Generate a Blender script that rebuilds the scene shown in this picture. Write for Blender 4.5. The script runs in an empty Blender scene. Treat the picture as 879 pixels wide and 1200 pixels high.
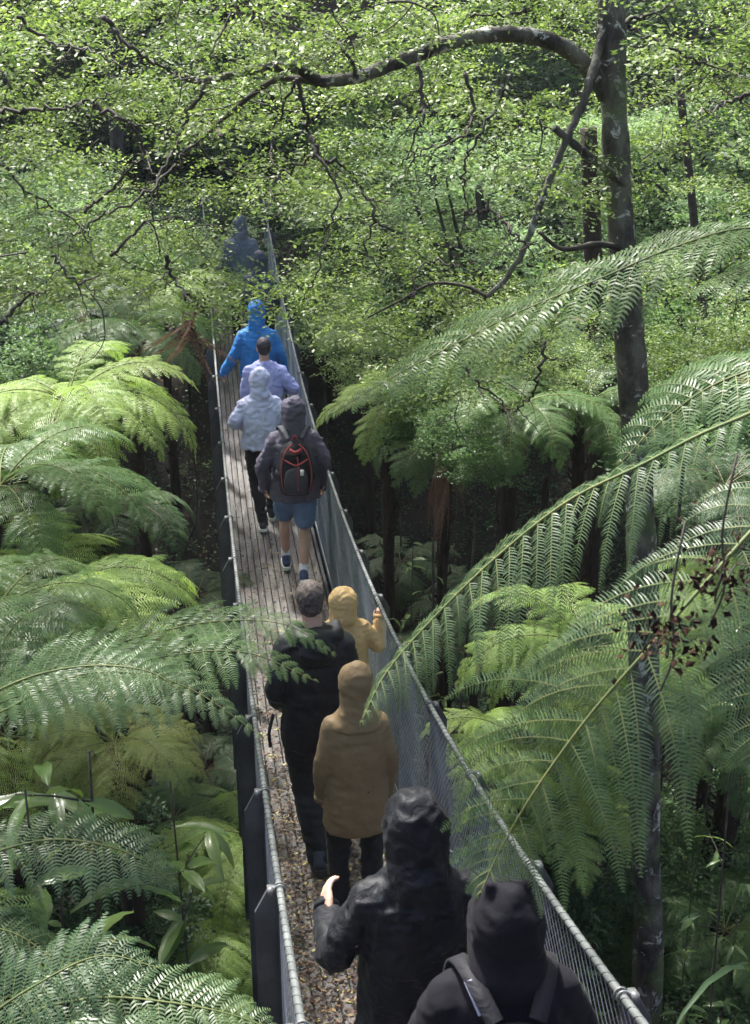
import bpy, bmesh, math, random
import numpy as np
from mathutils import Vector, Matrix, noise as mnoise
from mathutils.bvhtree import BVHTree

random.seed(7); RNG = np.random.default_rng(7)
scene = bpy.context.scene
COL = scene.collection
R = math.radians

# ------------------------------------------------------------------ camera, world, sun, exposure
PITCH = R(22); FPX = 1500.0
cam = bpy.data.cameras.new('camera'); camo = bpy.data.objects.new('camera', cam); COL.objects.link(camo)
cam.sensor_fit = 'VERTICAL'; cam.sensor_height = 36; cam.sensor_width = 36
cam.lens = FPX / 1200 * 36
cam.clip_start = .05; cam.clip_end = 2000
camo.location = (0, 0, 0); camo.rotation_euler = (R(90) - PITCH, 0, 0)
cam.dof.use_dof = True; cam.dof.focus_distance = 8.0; cam.dof.aperture_fstop = 8
scene.camera = camo
SUN_EL, SUN_AZ = R(58), R(-28)      # azimuth from +y towards +x
w = bpy.data.worlds.new('World'); scene.world = w; w.use_nodes = True
nt = w.node_tree; nt.nodes.clear()
sky = nt.nodes.new('ShaderNodeTexSky'); sky.sky_type = 'NISHITA'; sky.sun_disc = False
sky.air_density = .7; sky.dust_density = 4.5; sky.ozone_density = .3; sky.sun_elevation = SUN_EL; sky.sun_rotation = SUN_AZ
bg = nt.nodes.new('ShaderNodeBackground'); bg.inputs[1].default_value = .11
wo = nt.nodes.new('ShaderNodeOutputWorld')
nt.links.new(sky.outputs[0], bg.inputs[0]); nt.links.new(bg.outputs[0], wo.inputs[0])
sun = bpy.data.lights.new('sun', 'SUN'); sun.energy = 3.8; sun.angle = R(4.0); sun.color = (1, .975, .93)
suno = bpy.data.objects.new('sun', sun); COL.objects.link(suno)
sd = Vector((math.sin(SUN_AZ) * math.cos(SUN_EL), math.cos(SUN_AZ) * math.cos(SUN_EL), math.sin(SUN_EL)))
suno.rotation_euler = sd.to_track_quat('Z', 'Y').to_euler(); suno.location = sd * 60
scene.view_settings.view_transform = 'Standard'; scene.view_settings.look = 'None'
scene.view_settings.exposure = 2.15; scene.view_settings.gamma = 1
scene.cycles.max_bounces = 7; scene.cycles.diffuse_bounces = 4; scene.cycles.transmission_bounces = 4
scene.cycles.sample_clamp_indirect = 6

# ------------------------------------------------------------------ helpers
def A(*v): return np.array(v, float)
CP, SP = math.cos(PITCH), math.sin(PITCH)
def ray(px, py):
    a = (px - 440) / FPX; b = (600 - py) / FPX
    return A(a, CP + b * SP, -SP + b * CP)          # camera depth 1
def P(px, py, d): return ray(px, py) * d
def PY(px, py, Y):
    r = ray(px, py); return r * (Y / r[1])
def project(V):
    V = np.atleast_2d(V)
    d = V[:, 1] * CP - V[:, 2] * SP; u = V[:, 1] * SP + V[:, 2] * CP
    d = np.where(d < .05, .05, d)
    return 440 + FPX * V[:, 0] / d, 600 - FPX * u / d, d
def nrm(v):
    v = np.asarray(v, float); return v / (np.linalg.norm(v, axis=-1, keepdims=True) + 1e-12)
def catmull(pts, n):
    pts = np.asarray(pts, float)
    p = np.vstack([2 * pts[0] - pts[1], pts, 2 * pts[-1] - pts[-2]])
    k = len(pts) - 1; out = []
    for t in np.linspace(0, k, n):
        i = min(int(t), k - 1); u = t - i
        a, b, c, d = p[i], p[i + 1], p[i + 2], p[i + 3]
        out.append(.5 * ((2 * b) + (-a + c) * u + (2 * a - 5 * b + 4 * c - d) * u * u + (-a + 3 * b - 3 * c + d) * u ** 3))
    return np.array(out)

class MB:
    """collects vertices and faces, builds ONE mesh object"""
    def __init__(s): s.v = []; s.f = []; s.m = []; s.n = 0
    def add(s, V, F, mi=0):
        V = np.asarray(V, float).reshape(-1, 3); F = np.asarray(F, np.int64)
        if len(F) == 0: return s
        s.v.append(V); s.f.append(F + s.n); s.m.append(mi); s.n += len(V); return s
    def mesh(s, name, mats, smooth=True):
        me = bpy.data.meshes.new(name)
        V = np.vstack(s.v)
        me.vertices.add(len(V)); me.vertices.foreach_set('co', V.ravel())
        loops = np.concatenate([f.ravel() for f in s.f]); tot = np.concatenate([np.full(len(f), f.shape[1]) for f in s.f])
        mi = np.concatenate([np.full(len(f), m) for f, m in zip(s.f, s.m)])
        me.loops.add(len(loops)); me.loops.foreach_set('vertex_index', loops.astype(np.int32))
        me.polygons.add(len(tot)); st = np.concatenate([[0], np.cumsum(tot)[:-1]])
        me.polygons.foreach_set('loop_start', st.astype(np.int32)); me.polygons.foreach_set('loop_total', tot.astype(np.int32))
        me.polygons.foreach_set('material_index', mi.astype(np.int32))
        me.polygons.foreach_set('use_smooth', np.full(len(tot), bool(smooth)))
        me.update(calc_edges=True); me.validate()
        for m in (mats if isinstance(mats, (list, tuple)) else [mats]): me.materials.append(m)
        return me
    def build(s, name, mats, parent=None, smooth=True):
        return link(name, s.mesh(name, mats, smooth), parent)
def link(name, me, parent=None):
    o = bpy.data.objects.new(name, me); COL.objects.link(o)
    if parent is not None: o.parent = parent
    return o
def tag(o, label=None, cat=None, group=None, kind=None):
    if label: o['label'] = label
    if cat: o['category'] = cat
    if group: o['group'] = group
    if kind: o['kind'] = kind
    return o
def thing(name, label, cat, loc=(0, 0, 0), rz=0, group=None):
    o = bpy.data.objects.new(name, None); COL.objects.link(o); o.empty_display_size = .2
    o.location = loc; o.rotation_euler = (0, 0, rz); tag(o, label, cat, group); return o

def tube(mb, path, rad, sides=8, mi=0, cap=True, flat=None):
    path = np.asarray(path, float); n = len(path); rad = np.broadcast_to(np.asarray(rad, float), (n,))
    T = nrm(np.gradient(path, axis=0))
    ref = A(0, 0, 1) if abs(T[0][2]) < .9 else A(1, 0, 0)
    Nv = np.zeros((n, 3)); v = nrm(np.cross(T[0], ref)); 
    for i in range(n):
        v = nrm(v - T[i] * np.dot(v, T[i])); Nv[i] = v
    B = np.cross(T, Nv)
    a = np.linspace(0, 2 * np.pi, sides, endpoint=False)
    V = path[:, None] + rad[:, None, None] * (np.cos(a)[None, :, None] * Nv[:, None] + np.sin(a)[None, :, None] * B[:, None])
    if callable(flat): V = flat(V)
    V = V.reshape(-1, 3)
    i = np.arange(n - 1)[:, None] * sides; j = np.arange(sides)[None]; j2 = (j + 1) % sides
    F = np.stack([i + j, i + j2, i + sides + j2, i + sides + j], -1).reshape(-1, 4)
    mb.add(V, F, mi)
    if cap:
        c = np.vstack([path[0], path[-1]]); base = mb.n - len(V)
        mb.v.append(c); k = mb.n; mb.n += 2
        jj = np.arange(sides); j2 = (jj + 1) % sides
        mb.f.append(np.stack([np.full(sides, k), base + j2, base + jj], -1)); mb.m.append(mi)
        e = base + (n - 1) * sides
        mb.f.append(np.stack([np.full(sides, k + 1), e + jj, e + j2], -1)); mb.m.append(mi)
    return mb
def box(mb, c, s, rot=None, mi=0):
    V = np.array([[x, y, z] for x in (-.5, .5) for y in (-.5, .5) for z in (-.5, .5)]) * np.asarray(s, float)
    if rot is not None: V = V @ np.asarray(rot).T
    F = [[0, 1, 3, 2], [4, 6, 7, 5], [0, 4, 5, 1], [2, 3, 7, 6], [0, 2, 6, 4], [1, 5, 7, 3]]
    return mb.add(V + np.asarray(c), F, mi)

# ------------------------------------------------------------------ materials
def newmat(name):
    m = bpy.data.materials.new(name); m.use_nodes = True; t = m.node_tree; t.nodes.clear()
    return m, t, t.nodes.new, t.links.new
def ramp(N, stops):
    r = N('ShaderNodeValToRGB'); cr = r.color_ramp
    while len(cr.elements) < len(stops): cr.elements.new(.5)
    for e, (p, c) in zip(cr.elements, stops): e.position = p; e.color = (*c, 1)
    return r
def leafmat(name, cols, trans, tw=.35, rough=.55, per_obj=.25, scale=1.2, island=.55, spec=.2):
    """foliage: colour varies per leaf, per plant and in soft patches; light passes through"""
    def soft(c, k): l = .25 * c[0] + .65 * c[1] + .1 * c[2]; return tuple(a * (1 - k) + l * k * b for a, b in zip(c, (.97, 1, 1.0)))
    cols = [soft(c, .2) for c in cols]; trans = soft(trans, .3)
    m, t, N, L = newmat(name)
    out = N('ShaderNodeOutputMaterial'); geo = N('ShaderNodeNewGeometry'); oi = N('ShaderNodeObjectInfo')
    tc = N('ShaderNodeTexCoord'); no = N('ShaderNodeTexNoise'); no.inputs['Scale'].default_value = scale; no.inputs['Detail'].default_value = 3
    L(geo.outputs['Position'], no.inputs['Vector'])
    a = N('ShaderNodeMath'); a.operation = 'MULTIPLY'; a.inputs[1].default_value = island; L(geo.outputs['Random Per Island'], a.inputs[0])
    b = N('ShaderNodeMath'); b.operation = 'MULTIPLY_ADD'; b.inputs[1].default_value = per_obj; L(oi.outputs['Random'], b.inputs[0]); L(a.outputs[0], b.inputs[2])
    c = N('ShaderNodeMath'); c.operation = 'MULTIPLY_ADD'; c.inputs[1].default_value = 1 - island - per_obj + .3; L(no.outputs['Fac'], c.inputs[0]); L(b.outputs[0], c.inputs[2])
    k = len(cols); r = ramp(N, [(.15 + .75 * i / (k - 1), cols[i]) for i in range(k)]); L(c.outputs[0], r.inputs[0])
    if name.startswith('fern'):       # browned, blighted patches and tips
        nb = N('ShaderNodeTexNoise'); nb.inputs['Scale'].default_value = 9; nb.inputs['Detail'].default_value = 6; nb.inputs['Roughness'].default_value = .7; L(geo.outputs['Position'], nb.inputs['Vector'])
        rb = ramp(N, [(.6, (0, 0, 0)), (.72, (.75, .75, .75))]); L(nb.outputs['Fac'], rb.inputs[0])
        mb_ = N('ShaderNodeMix'); mb_.data_type = 'RGBA'; L(rb.outputs[0], mb_.inputs[0]); L(r.outputs[0], mb_.inputs[6]); mb_.inputs[7].default_value = (.15, .11, .045, 1)
        class r_: outputs = [mb_.outputs[2]]
        r = r_
    bs = N('ShaderNodeBsdfPrincipled'); L(r.outputs[0], bs.inputs['Base Color']); bs.inputs['Roughness'].default_value = rough
    bs.inputs['Specular IOR Level'].default_value = spec
    tr = N('ShaderNodeBsdfTranslucent')
    mx = N('ShaderNodeMix'); mx.data_type = 'RGBA'; mx.blend_type = 'MULTIPLY'; mx.inputs[0].default_value = 1
    L(r.outputs[0], mx.inputs[6]); mx.inputs[7].default_value = (*trans, 1); L(mx.outputs[2], tr.inputs[0])
    ms = N('ShaderNodeMixShader'); ms.inputs[0].default_value = tw; L(bs.outputs[0], ms.inputs[1]); L(tr.outputs[0], ms.inputs[2])
    L(ms.outputs[0], out.inputs[0]); return m
def simple(name, col, rough=.6, metal=0, nscale=None, col2=None, bump=0, bscale=40, spec=.5, obj=False, stretch=None, lo=.35, hi=.65, detail=5, objrand=0):
    m, t, N, L = newmat(name); out = N('ShaderNodeOutputMaterial'); bs = N('ShaderNodeBsdfPrincipled'); L(bs.outputs[0], out.inputs[0])
    bs.inputs['Base Color'].default_value = (*col, 1); bs.inputs['Roughness'].default_value = rough; bs.inputs['Metallic'].default_value = metal
    bs.inputs['Specular IOR Level'].default_value = spec
    tc = N('ShaderNodeTexCoord'); vec = tc.outputs['Object']
    if stretch:
        mp = N('ShaderNodeMapping'); mp.inputs['Scale'].default_value = stretch; L(vec, mp.inputs[0]); vec = mp.outputs[0]
    if nscale:
        no = N('ShaderNodeTexNoise'); no.inputs['Scale'].default_value = nscale; no.inputs['Detail'].default_value = detail; L(vec, no.inputs['Vector'])
        r = ramp(N, [(lo, col), (hi, col2)]); L(no.outputs['Fac'], r.inputs[0]); res = r.outputs[0]
        if objrand:
            oi = N('ShaderNodeObjectInfo'); mr = N('ShaderNodeMapRange'); mr.inputs[3].default_value = 1 - objrand; mr.inputs[4].default_value = 1 + objrand
            L(oi.outputs['Random'], mr.inputs[0]); hs = N('ShaderNodeHueSaturation'); L(mr.outputs[0], hs.inputs['Value']); L(res, hs.inputs['Color']); res = hs.outputs[0]
        L(res, bs.inputs['Base Color'])
    if bump:
        n2 = N('ShaderNodeTexNoise'); n2.inputs['Scale'].default_value = bscale; n2.inputs['Detail'].default_value = 6; L(vec, n2.inputs['Vector'])
        bp = N('ShaderNodeBump'); bp.inputs['Strength'].default_value = bump; bp.inputs['Distance'].default_value = .01
        L(n2.outputs['Fac'], bp.inputs['Height']); L(bp.outputs[0], bs.inputs['Normal'])
    return m
M = {}
M['fern'] = leafmat('fern_green', [(.035, .085, .022), (.07, .15, .04), (.11, .2, .055)], (1.3, 1.5, .55), .4, .38, island=.2, per_obj=.3)
M['fern_blue'] = leafmat('fern_silver_green', [(.04, .085, .03), (.065, .13, .045), (.1, .175, .06)], (1.2, 1.4, .6), .38, .4, island=.2, per_obj=.2, spec=.45)
M['fern_bright'] = leafmat('fern_bright', [(.13, .23, .035), (.19, .31, .05), (.27, .37, .075)], (1.4, 1.5, .5), .48, .45, island=.2, per_obj=.3)
M['fern_yellow'] = leafmat('fern_yellow', [(.1, .16, .03), (.16, .22, .04), (.22, .24, .05)], (1.4, 1.4, .5), .45, .5, island=.2)
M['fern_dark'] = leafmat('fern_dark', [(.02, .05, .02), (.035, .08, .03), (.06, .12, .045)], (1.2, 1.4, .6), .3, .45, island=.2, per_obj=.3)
M['fern_dead'] = leafmat('fern_dead', [(.06, .03, .02), (.11, .055, .034), (.16, .09, .06)], (1.2, 1, .7), .2, .8, island=.4)
M['rachis'] = simple('frond_rib', (.13, .14, .05), .6, nscale=8, col2=(.08, .11, .04), spec=.2)
M['rachis_dark'] = simple('frond_rib_dark', (.06, .045, .02), .6, nscale=9, col2=(.12, .1, .04))
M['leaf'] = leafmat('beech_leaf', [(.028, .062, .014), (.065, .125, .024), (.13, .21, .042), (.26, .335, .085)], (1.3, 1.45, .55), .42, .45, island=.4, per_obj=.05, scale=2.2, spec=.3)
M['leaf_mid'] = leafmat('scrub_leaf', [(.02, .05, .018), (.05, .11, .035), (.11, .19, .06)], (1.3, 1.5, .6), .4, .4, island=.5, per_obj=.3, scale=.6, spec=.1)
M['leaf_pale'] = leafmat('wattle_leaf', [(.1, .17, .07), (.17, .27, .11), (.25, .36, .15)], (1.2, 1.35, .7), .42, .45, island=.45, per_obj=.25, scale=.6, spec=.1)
M['leaf_dark'] = leafmat('painted_shade_leaf', [(.01, .026, .014), (.02, .05, .024), (.045, .09, .04)], (1.2, 1.4, .7), .35, .4, island=.5, per_obj=.3, scale=.6, spec=.1)  # darkened leaf greens: shade of the background foliage is put into the colour
M['leaf_broad'] = leafmat('broad_leaf', [(.05, .11, .02), (.09, .18, .03), (.15, .25, .045)], (1.4, 1.5, .5), .4, .28, island=.3, per_obj=.5, spec=.7)
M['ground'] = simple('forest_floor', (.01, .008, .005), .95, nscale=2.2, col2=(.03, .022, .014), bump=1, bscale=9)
M['bark'] = simple('dark_bark', (.012, .011, .009), .85, nscale=5, col2=(.07, .065, .055), bump=.9, bscale=22, stretch=(2.2, 2.2, .8), lo=.4, hi=.7)
M['twig'] = simple('twig_bark', (.018, .014, .011), .8, nscale=14, col2=(.06, .05, .04), bump=.4)
M['fibre'] = simple('fern_trunk', (.01, .007, .005), .95, nscale=14, col2=(.034, .02, .012), bump=1, bscale=50, stretch=(3, 3, .6))
M['galv'] = simple('galvanised', (.32, .34, .36), .42, .75, nscale=8, col2=(.5, .52, .54), bump=.1)
M['mesh'] = simple('chain_wire', (.24, .27, .31), .45, .4, nscale=10, col2=(.34, .38, .43))
M['rail'] = simple('rail_cable', (.06, .068, .066), .65, .1, nscale=9, col2=(.13, .145, .14), bump=.2)
M['lace'] = simple('lacing_wire', (.035, .038, .04), .75, .1)
M['post'] = simple('post_steel', (.035, .038, .042), .6, .2, nscale=6, col2=(.07, .076, .082), bump=.3)
M['clampm'] = simple('clamp_zinc', (.13, .135, .135), .5, .4)
M['plank'] = simple('deck_plank', (.085, .079, .073), .4, 0, nscale=3.0, col2=(.19, .178, .165), bump=.5, bscale=30, stretch=(6, .9, 6), objrand=.22)
M['beam'] = simple('deck_steel', (.05, .055, .06), .6, .3)
def lichen_bark():
    m, t, N, L = newmat('lichen_bark'); out = N('ShaderNodeOutputMaterial'); bs = N('ShaderNodeBsdfPrincipled'); L(bs.outputs[0], out.inputs[0])
    g = N('ShaderNodeNewGeometry'); mp = N('ShaderNodeMapping'); mp.inputs['Scale'].default_value = (1, 1, .55); L(g.outputs['Position'], mp.inputs[0])
    n1 = N('ShaderNodeTexNoise'); n1.inputs['Scale'].default_value = 7; n1.inputs['Detail'].default_value = 6; n1.inputs['Roughness'].default_value = .65; L(mp.outputs[0], n1.inputs[0])
    r1 = ramp(N, [(.38, (.016, .014, .012)), (.5, (.06, .055, .045)), (.62, (.12, .12, .09))]); L(n1.outputs['Fac'], r1.inputs[0])
    n2 = N('ShaderNodeTexNoise'); n2.inputs['Scale'].default_value = 11; n2.inputs['Detail'].default_value = 8; n2.inputs['Roughness'].default_value = .7; n2.inputs['Distortion'].default_value = .6; L(g.outputs['Position'], n2.inputs[0])
    r2 = ramp(N, [(.57, (0, 0, 0)), (.62, (.95, .95, .95))]); L(n2.outputs['Fac'], r2.inputs[0])
    mx = N('ShaderNodeMix'); mx.data_type = 'RGBA'; L(r2.outputs[0], mx.inputs[0]); L(r1.outputs[0], mx.inputs[6]); mx.inputs[7].default_value = (.42, .43, .38, 1)
    n4 = N('ShaderNodeTexNoise'); n4.inputs['Scale'].default_value = 2.6; n4.inputs['Detail'].default_value = 5; L(g.outputs['Position'], n4.inputs[0])
    r4 = ramp(N, [(.52, (0, 0, 0)), (.62, (.75, .75, .75))]); L(n4.outputs['Fac'], r4.inputs[0])
    m2 = N('ShaderNodeMix'); m2.data_type = 'RGBA'; L(r4.outputs[0], m2.inputs[0]); L(mx.outputs[2], m2.inputs[6]); m2.inputs[7].default_value = (.08, .11, .035, 1)
    L(m2.outputs[2], bs.inputs['Base Color']); bs.inputs['Roughness'].default_value = .85
    n3 = N('ShaderNodeTexNoise'); n3.inputs['Scale'].default_value = 38; n3.inputs['Detail'].default_value = 6; L(mp.outputs[0], n3.inputs[0])
    bp = N('ShaderNodeBump'); bp.inputs['Strength'].default_value = .9; bp.inputs['Distance'].default_value = .012; L(n3.outputs['Fac'], bp.inputs['Height']); L(bp.outputs[0], bs.inputs['Normal'])
    return m
M['lichen'] = lichen_bark()

# ------------------------------------------------------------------ the ground: one ravine sheet
Q = (.6544, .1409, -1.547, -.4574, .0235, -.0002)
def rz_(s): return Q[2] + Q[3] * s + Q[4] * s * s + Q[5] * s ** 3
HR = 1.135; HW = .46; S0, S1 = .6, 20.4
cH, sH = math.cos(Q[1]), math.sin(Q[1])
def BR(s, lat=0, h=0):
    return A(Q[0] - sH * s + cH * lat, cH * s + sH * lat, rz_(s) - HR + h)
def gz(x, y):
    """height of the ravine ground"""
    x = np.asarray(x, float); y = np.asarray(y, float)
    yb = y + .12 * x + .8 * np.sin(x * .25)
    near = np.clip((yb - 1.0) / 5.0, 0, 1); near = near * near * (3 - 2 * near)
    z = -3.6 - 6.0 * near
    far = np.clip((yb - 14.5) / 6.5, 0, 1); far = far * far * (3 - 2 * far)
    z = z + 5.1 * far
    z = z + np.clip(yb - 21, 0, 30) * .14 + np.clip(yb - 30, 0, 60) * .42 + np.clip(yb - 120, 0, 300) * .1
    z = z + np.clip(np.abs(x) - 9, 0, 80) * .25
    z = z - np.clip(-y - 8, 0, 200) * -.15
    z = z + .45 * np.sin(x * .7 + 1) * np.sin(y * .6) + .2 * np.sin(x * 1.9) * np.cos(y * 1.7 + .5)
    # cut for the bridge approaches
    cx = Q[0] - math.tan(Q[1]) * y
    k = np.exp(-((x - cx) / 1.2) ** 2)
    zf = BR(S1)[2] - .14
    kf = k * np.clip((y - 18.6) / 1.0, 0, 1)
    target = zf + np.clip(y - 20.2, 0, 60) * .10
    z = z * (1 - kf) + target * kf
    kn = k * np.clip((1.2 - y) / .6, 0, 1)
    z = z * (1 - kn) + (BR(S0)[2] - .14) * kn
    return z
def grid_ground():
    xs = np.concatenate([np.linspace(-400, -30, 20), np.linspace(-28, 28, 150), np.linspace(30, 400, 20)])
    ys = np.concatenate([np.linspace(-400, -12, 18), np.linspace(-10, 50, 160), np.linspace(53, 500, 26)])
    X, Y = np.meshgrid(xs, ys); Z = gz(X, Y)
    Z = Z + RNG.normal(0, .03, Z.shape)
    V = np.stack([X, Y, Z], -1).reshape(-1, 3); nx = len(xs)
    i = np.arange(len(ys) - 1)[:, None] * nx; j = np.arange(nx - 1)[None]
    F = np.stack([i + j, i + j + 1, i + nx + j + 1, i + nx + j], -1).reshape(-1, 4)
    mb = MB(); mb.add(V, F); return mb.build('ground', M['ground'])
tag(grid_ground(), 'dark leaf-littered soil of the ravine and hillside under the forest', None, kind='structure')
# far path that leaves the bridge
def far_path():
    mb = MB(); n = 40; ys = np.linspace(19.75, 34, n); row = []
    for y in ys:
        cx = Q[0] - math.tan(Q[1]) * y
        for u in (-.6, -.3, 0, .3, .6):
            row.append((cx + u, y, float(gz(cx + u, y)) + .035 - .02 * abs(u)))
    i = np.arange(n - 1)[:, None] * 5; j = np.arange(4)[None]
    mb.add(row, np.stack([i + j, i + j + 1, i + 6 + j, i + 5 + j], -1).reshape(-1, 4))
    return mb.build('path', simple('path_soil', (.03, .022, .016), .9, nscale=4, col2=(.07, .055, .04), bump=.8, bscale=20))
tag(far_path(), 'dark earth track leading away from the far end of the footbridge', None, kind='structure')

# ------------------------------------------------------------------ the footbridge
bridge = thing('suspension_footbridge', 'narrow wire-mesh suspension footbridge sagging across the fern gully', 'bridge', tuple(BR(S0)))
def bobj(mb, name, mat, smooth=True, kind=None):
    o = mb.build(name, mat, bridge, smooth); o.matrix_parent_inverse = Matrix.Translation(Vector(BR(S0))).inverted()
    if kind: o['kind'] = kind
    return o
NPL = 13
def planks():
    wd = .80 / NPL; seg = 5.4
    for k in range(NPL):
        lat = -.40 + wd * (k + .5); s = S0 - (k * 5 % 4) * 1.3
        while s < S1:
            a, b = max(s, S0), min(s + seg - .008, S1)
            if b - a > .1:
                dz = random.uniform(-.0015, .0025); g = wd * .5 - .0032
                sec = [(-g, -.022), (-g, -.004), (-g + .004, 0), (g - .004, 0), (g, -.004), (g, -.022)]
                ss = np.linspace(a, b, 12); V = [BR(t, lat + u, h + dz) for t in ss for (u, h) in sec]
                F = []
                for i in range(11):
                    for j in range(6): F.append((i * 6 + j, i * 6 + (j + 1) % 6, i * 6 + 6 + (j + 1) % 6, i * 6 + 6 + j))
                mb = MB(); mb.add(V, F); mb.add(V[:6], [(0, 5, 4, 1), (1, 4, 3, 2)]); mb.add(V[-6:], [(0, 1, 4, 5), (1, 2, 3, 4)])
                bobj(mb, 'deck_plank', M['plank'], False)
            s += seg
planks()
SS = np.linspace(S0, S1, 160)
fwd_m = np.array([[cH, -sH, 0], [sH, cH, 0], [0, 0, 1]])     # columns: lat, along, up
for sd_ in (-1, 1):
    mb = MB(); tube(mb, [BR(s, sd_ * HW, HR) for s in SS], .013, 10); bobj(mb, 'handrail_cable', M['rail'])
    # helical lacing wire tied round the cable
    ph = np.arange(0, (12 - S0) / .055 * 2 * np.pi, 2 * np.pi / 9)
    path = []
    for a in ph:
        s = S0 + a / (2 * np.pi) * .055
        path.append(BR(s, sd_ * HW + math.cos(a) * .0138, HR + math.sin(a) * .0138))
    mb = MB(); tube(mb, path, .0019, 4); bobj(mb, 'lacing_wire', M['lace'])
    mb = MB(); tube(mb, [BR(s, sd_ * (HW - .004), .10) for s in SS], .005, 6); bobj(mb, 'lower_cable', M['galv'])
    # edge channel
    mb = MB()
    V = []; prof = [(.405, -.09), (.405, .045), (.43, .045), (.43, -.09)]
    for s in SS:
        for (u, h) in prof: V.append(BR(s, sd_ * u, h))
    F = []
    for i in range(len(SS) - 1):
        for j in range(4): F.append((i * 4 + j, i * 4 + (j + 1) % 4, i * 4 + 4 + (j + 1) % 4, i * 4 + 4 + j))
    mb.add(V, F); bobj(mb, 'edge_beam', M['beam'], False)
    # diamond wire mesh, real wires
    mb = MB(); pitch = .05; hgt = HR - .03; n0 = int((S1 - S0) / pitch)
    Vs = []; Fs = []; c = 0
    r = .0012
    for i in range(-int(hgt / pitch), n0):
        for dr in (1, -1):
            sA = S0 + i * pitch if dr == 1 else S0 + i * pitch + hgt
            pts = []
            for q in (0, .34, .67, 1):
                s = sA + dr * q * hgt
                pts.append((s, .015 + q * hgt))
            pts = [(s, h) for s, h in pts if S0 <= s <= S1]
            if len(pts) < 2: continue
            lat = sd_ * (HW - (.002 if dr == 1 else -.002))
            for (s, h) in pts:
                sag = sd_ * .012 * math.sin(s * math.pi) ** 2 * math.sin(h / HR * math.pi)
                Vs += [BR(s - r, lat + sag, h + r), BR(s, lat + r * 1.5 + sag, h), BR(s + r, lat + sag, h - r)] 
            for k in range(len(pts) - 1):
                b = c + 3 * k
                Fs += [(b, b + 1, b + 4, b + 3), (b + 1, b + 2, b + 5, b + 4), (b + 2, b, b + 3, b + 5)]
            c += 3 * len(pts)
    mb.add(Vs, Fs); bobj(mb, 'wire_mesh', M['mesh'], False, 'stuff')
    # posts: flat steel fins outside the rail, one every metre, diagonal cut at the top
    k = 0; s = S0 + .25
    while s < S1:
        mb = MB(); t = .007; o0 = HW + .012; o1 = HW + .092
        sec = [(o0, -.14), (o1, -.14), (o1, HR - .09), (o0 + .028, HR + .012), (o0, HR + .012)]
        V = [BR(s + e, sd_ * u, h - (rz_(s + e) - rz_(s))) for e in (-t, t) for (u, h) in sec]
        F5 = [(0, 1, 2, 3, 4), (9, 8, 7, 6, 5)]; mb.add(V, F5)
        mb.add(V, [(i, i + 5, (i + 1) % 5 + 5, (i + 1) % 5) for i in range(5)])
        V = [BR(s + e, sd_ * u, h - (rz_(s + e) - rz_(s))) for (u, e) in ((o0 - .006, -.022), (o0, -.022), (o0, .022), (o0 - .006, .022)) for h in (-.1, HR - .03)]
        mb.add(V, [(0, 2, 3, 1), (2, 4, 5, 3), (4, 6, 7, 5), (6, 0, 1, 7), (1, 3, 5, 7), (0, 6, 4, 2)])
        bobj(mb, 'post', M['post'], False)
        mb = MB(); c0 = BR(s, sd_ * HW, HR)
        th = np.linspace(0, 2 * np.pi, 13); tang = nrm(BR(s + .1, 0) - BR(s - .1, 0)); lt = A(cH, sH, 0); up = np.cross(lt, tang)
        for off in (-.012, .012):
            tube(mb, [c0 + tang * off + (lt * math.cos(a) + up * math.sin(a)) * .019 for a in th], .004, 5, cap=False)
        box(mb, c0 + lt * sd_ * .034 - up * .004, (.022, .046, .03), np.stack([lt, tang, up], 1))
        bobj(mb, 'cable_clamp', M['clampm'])
        mb = MB(); box(mb, BR(s, 0, -.06), (.9, .06, .06), fwd_m); bobj(mb, 'cross_bearer', M['beam'], False)
        s += 1.0; k += 1
# leaf litter lying on the deck
def litter():
    mb = MB(); n = 17000
    s = S0 + 1.2 + RNG.gamma(2.2, 1.7, n); lat = RNG.uniform(-.4, .4, n)
    keep = (s < 17); s, lat = s[keep], lat[keep]; n = len(s)
    cc = np.array([BR(a, b, .002) for a, b in zip(s, lat)])
    an = RNG.uniform(0, 2 * np.pi, n); L = RNG.uniform(.007, .024, n); W = L * RNG.uniform(.25, .5, n)
    d = np.stack([np.cos(an), np.sin(an), RNG.normal(0, .25, n)], 1); e = np.stack([-np.sin(an), np.cos(an), RNG.normal(0, .25, n)], 1)
    slope = (Q[3] + 2 * Q[4] * s)[:, None]
    for q in (d, e): q[:, 2:3] += q[:, 1:2] * slope
    cc[:, 2] += np.abs(RNG.normal(.002, .004, n))
    V = np.stack([cc - d * L[:, None], cc + e * W[:, None], cc + d * L[:, None], cc - e * W[:, None]], 1)
    cl = RNG.choice(4, n, p=[.56, .24, .13, .07])
    for k in range(4):
        v = V[cl == k].reshape(-1, 3); mb.add(v, np.arange(len(v)).reshape(-1, 4), k)
    mats = [simple('litter_dark', (.03, .018, .014), .5), simple('litter_brown', (.11, .055, .035), .6), simple('litter_tan', (.26, .17, .08), .6), simple('litter_yellow', (.42, .36, .12), .6)]
    o = mb.build('leaf_litter', mats); tag(o, 'small brown and yellow fallen leaves scattered on the near bridge deck', 'leaf litter', kind='stuff')
litter()

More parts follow.
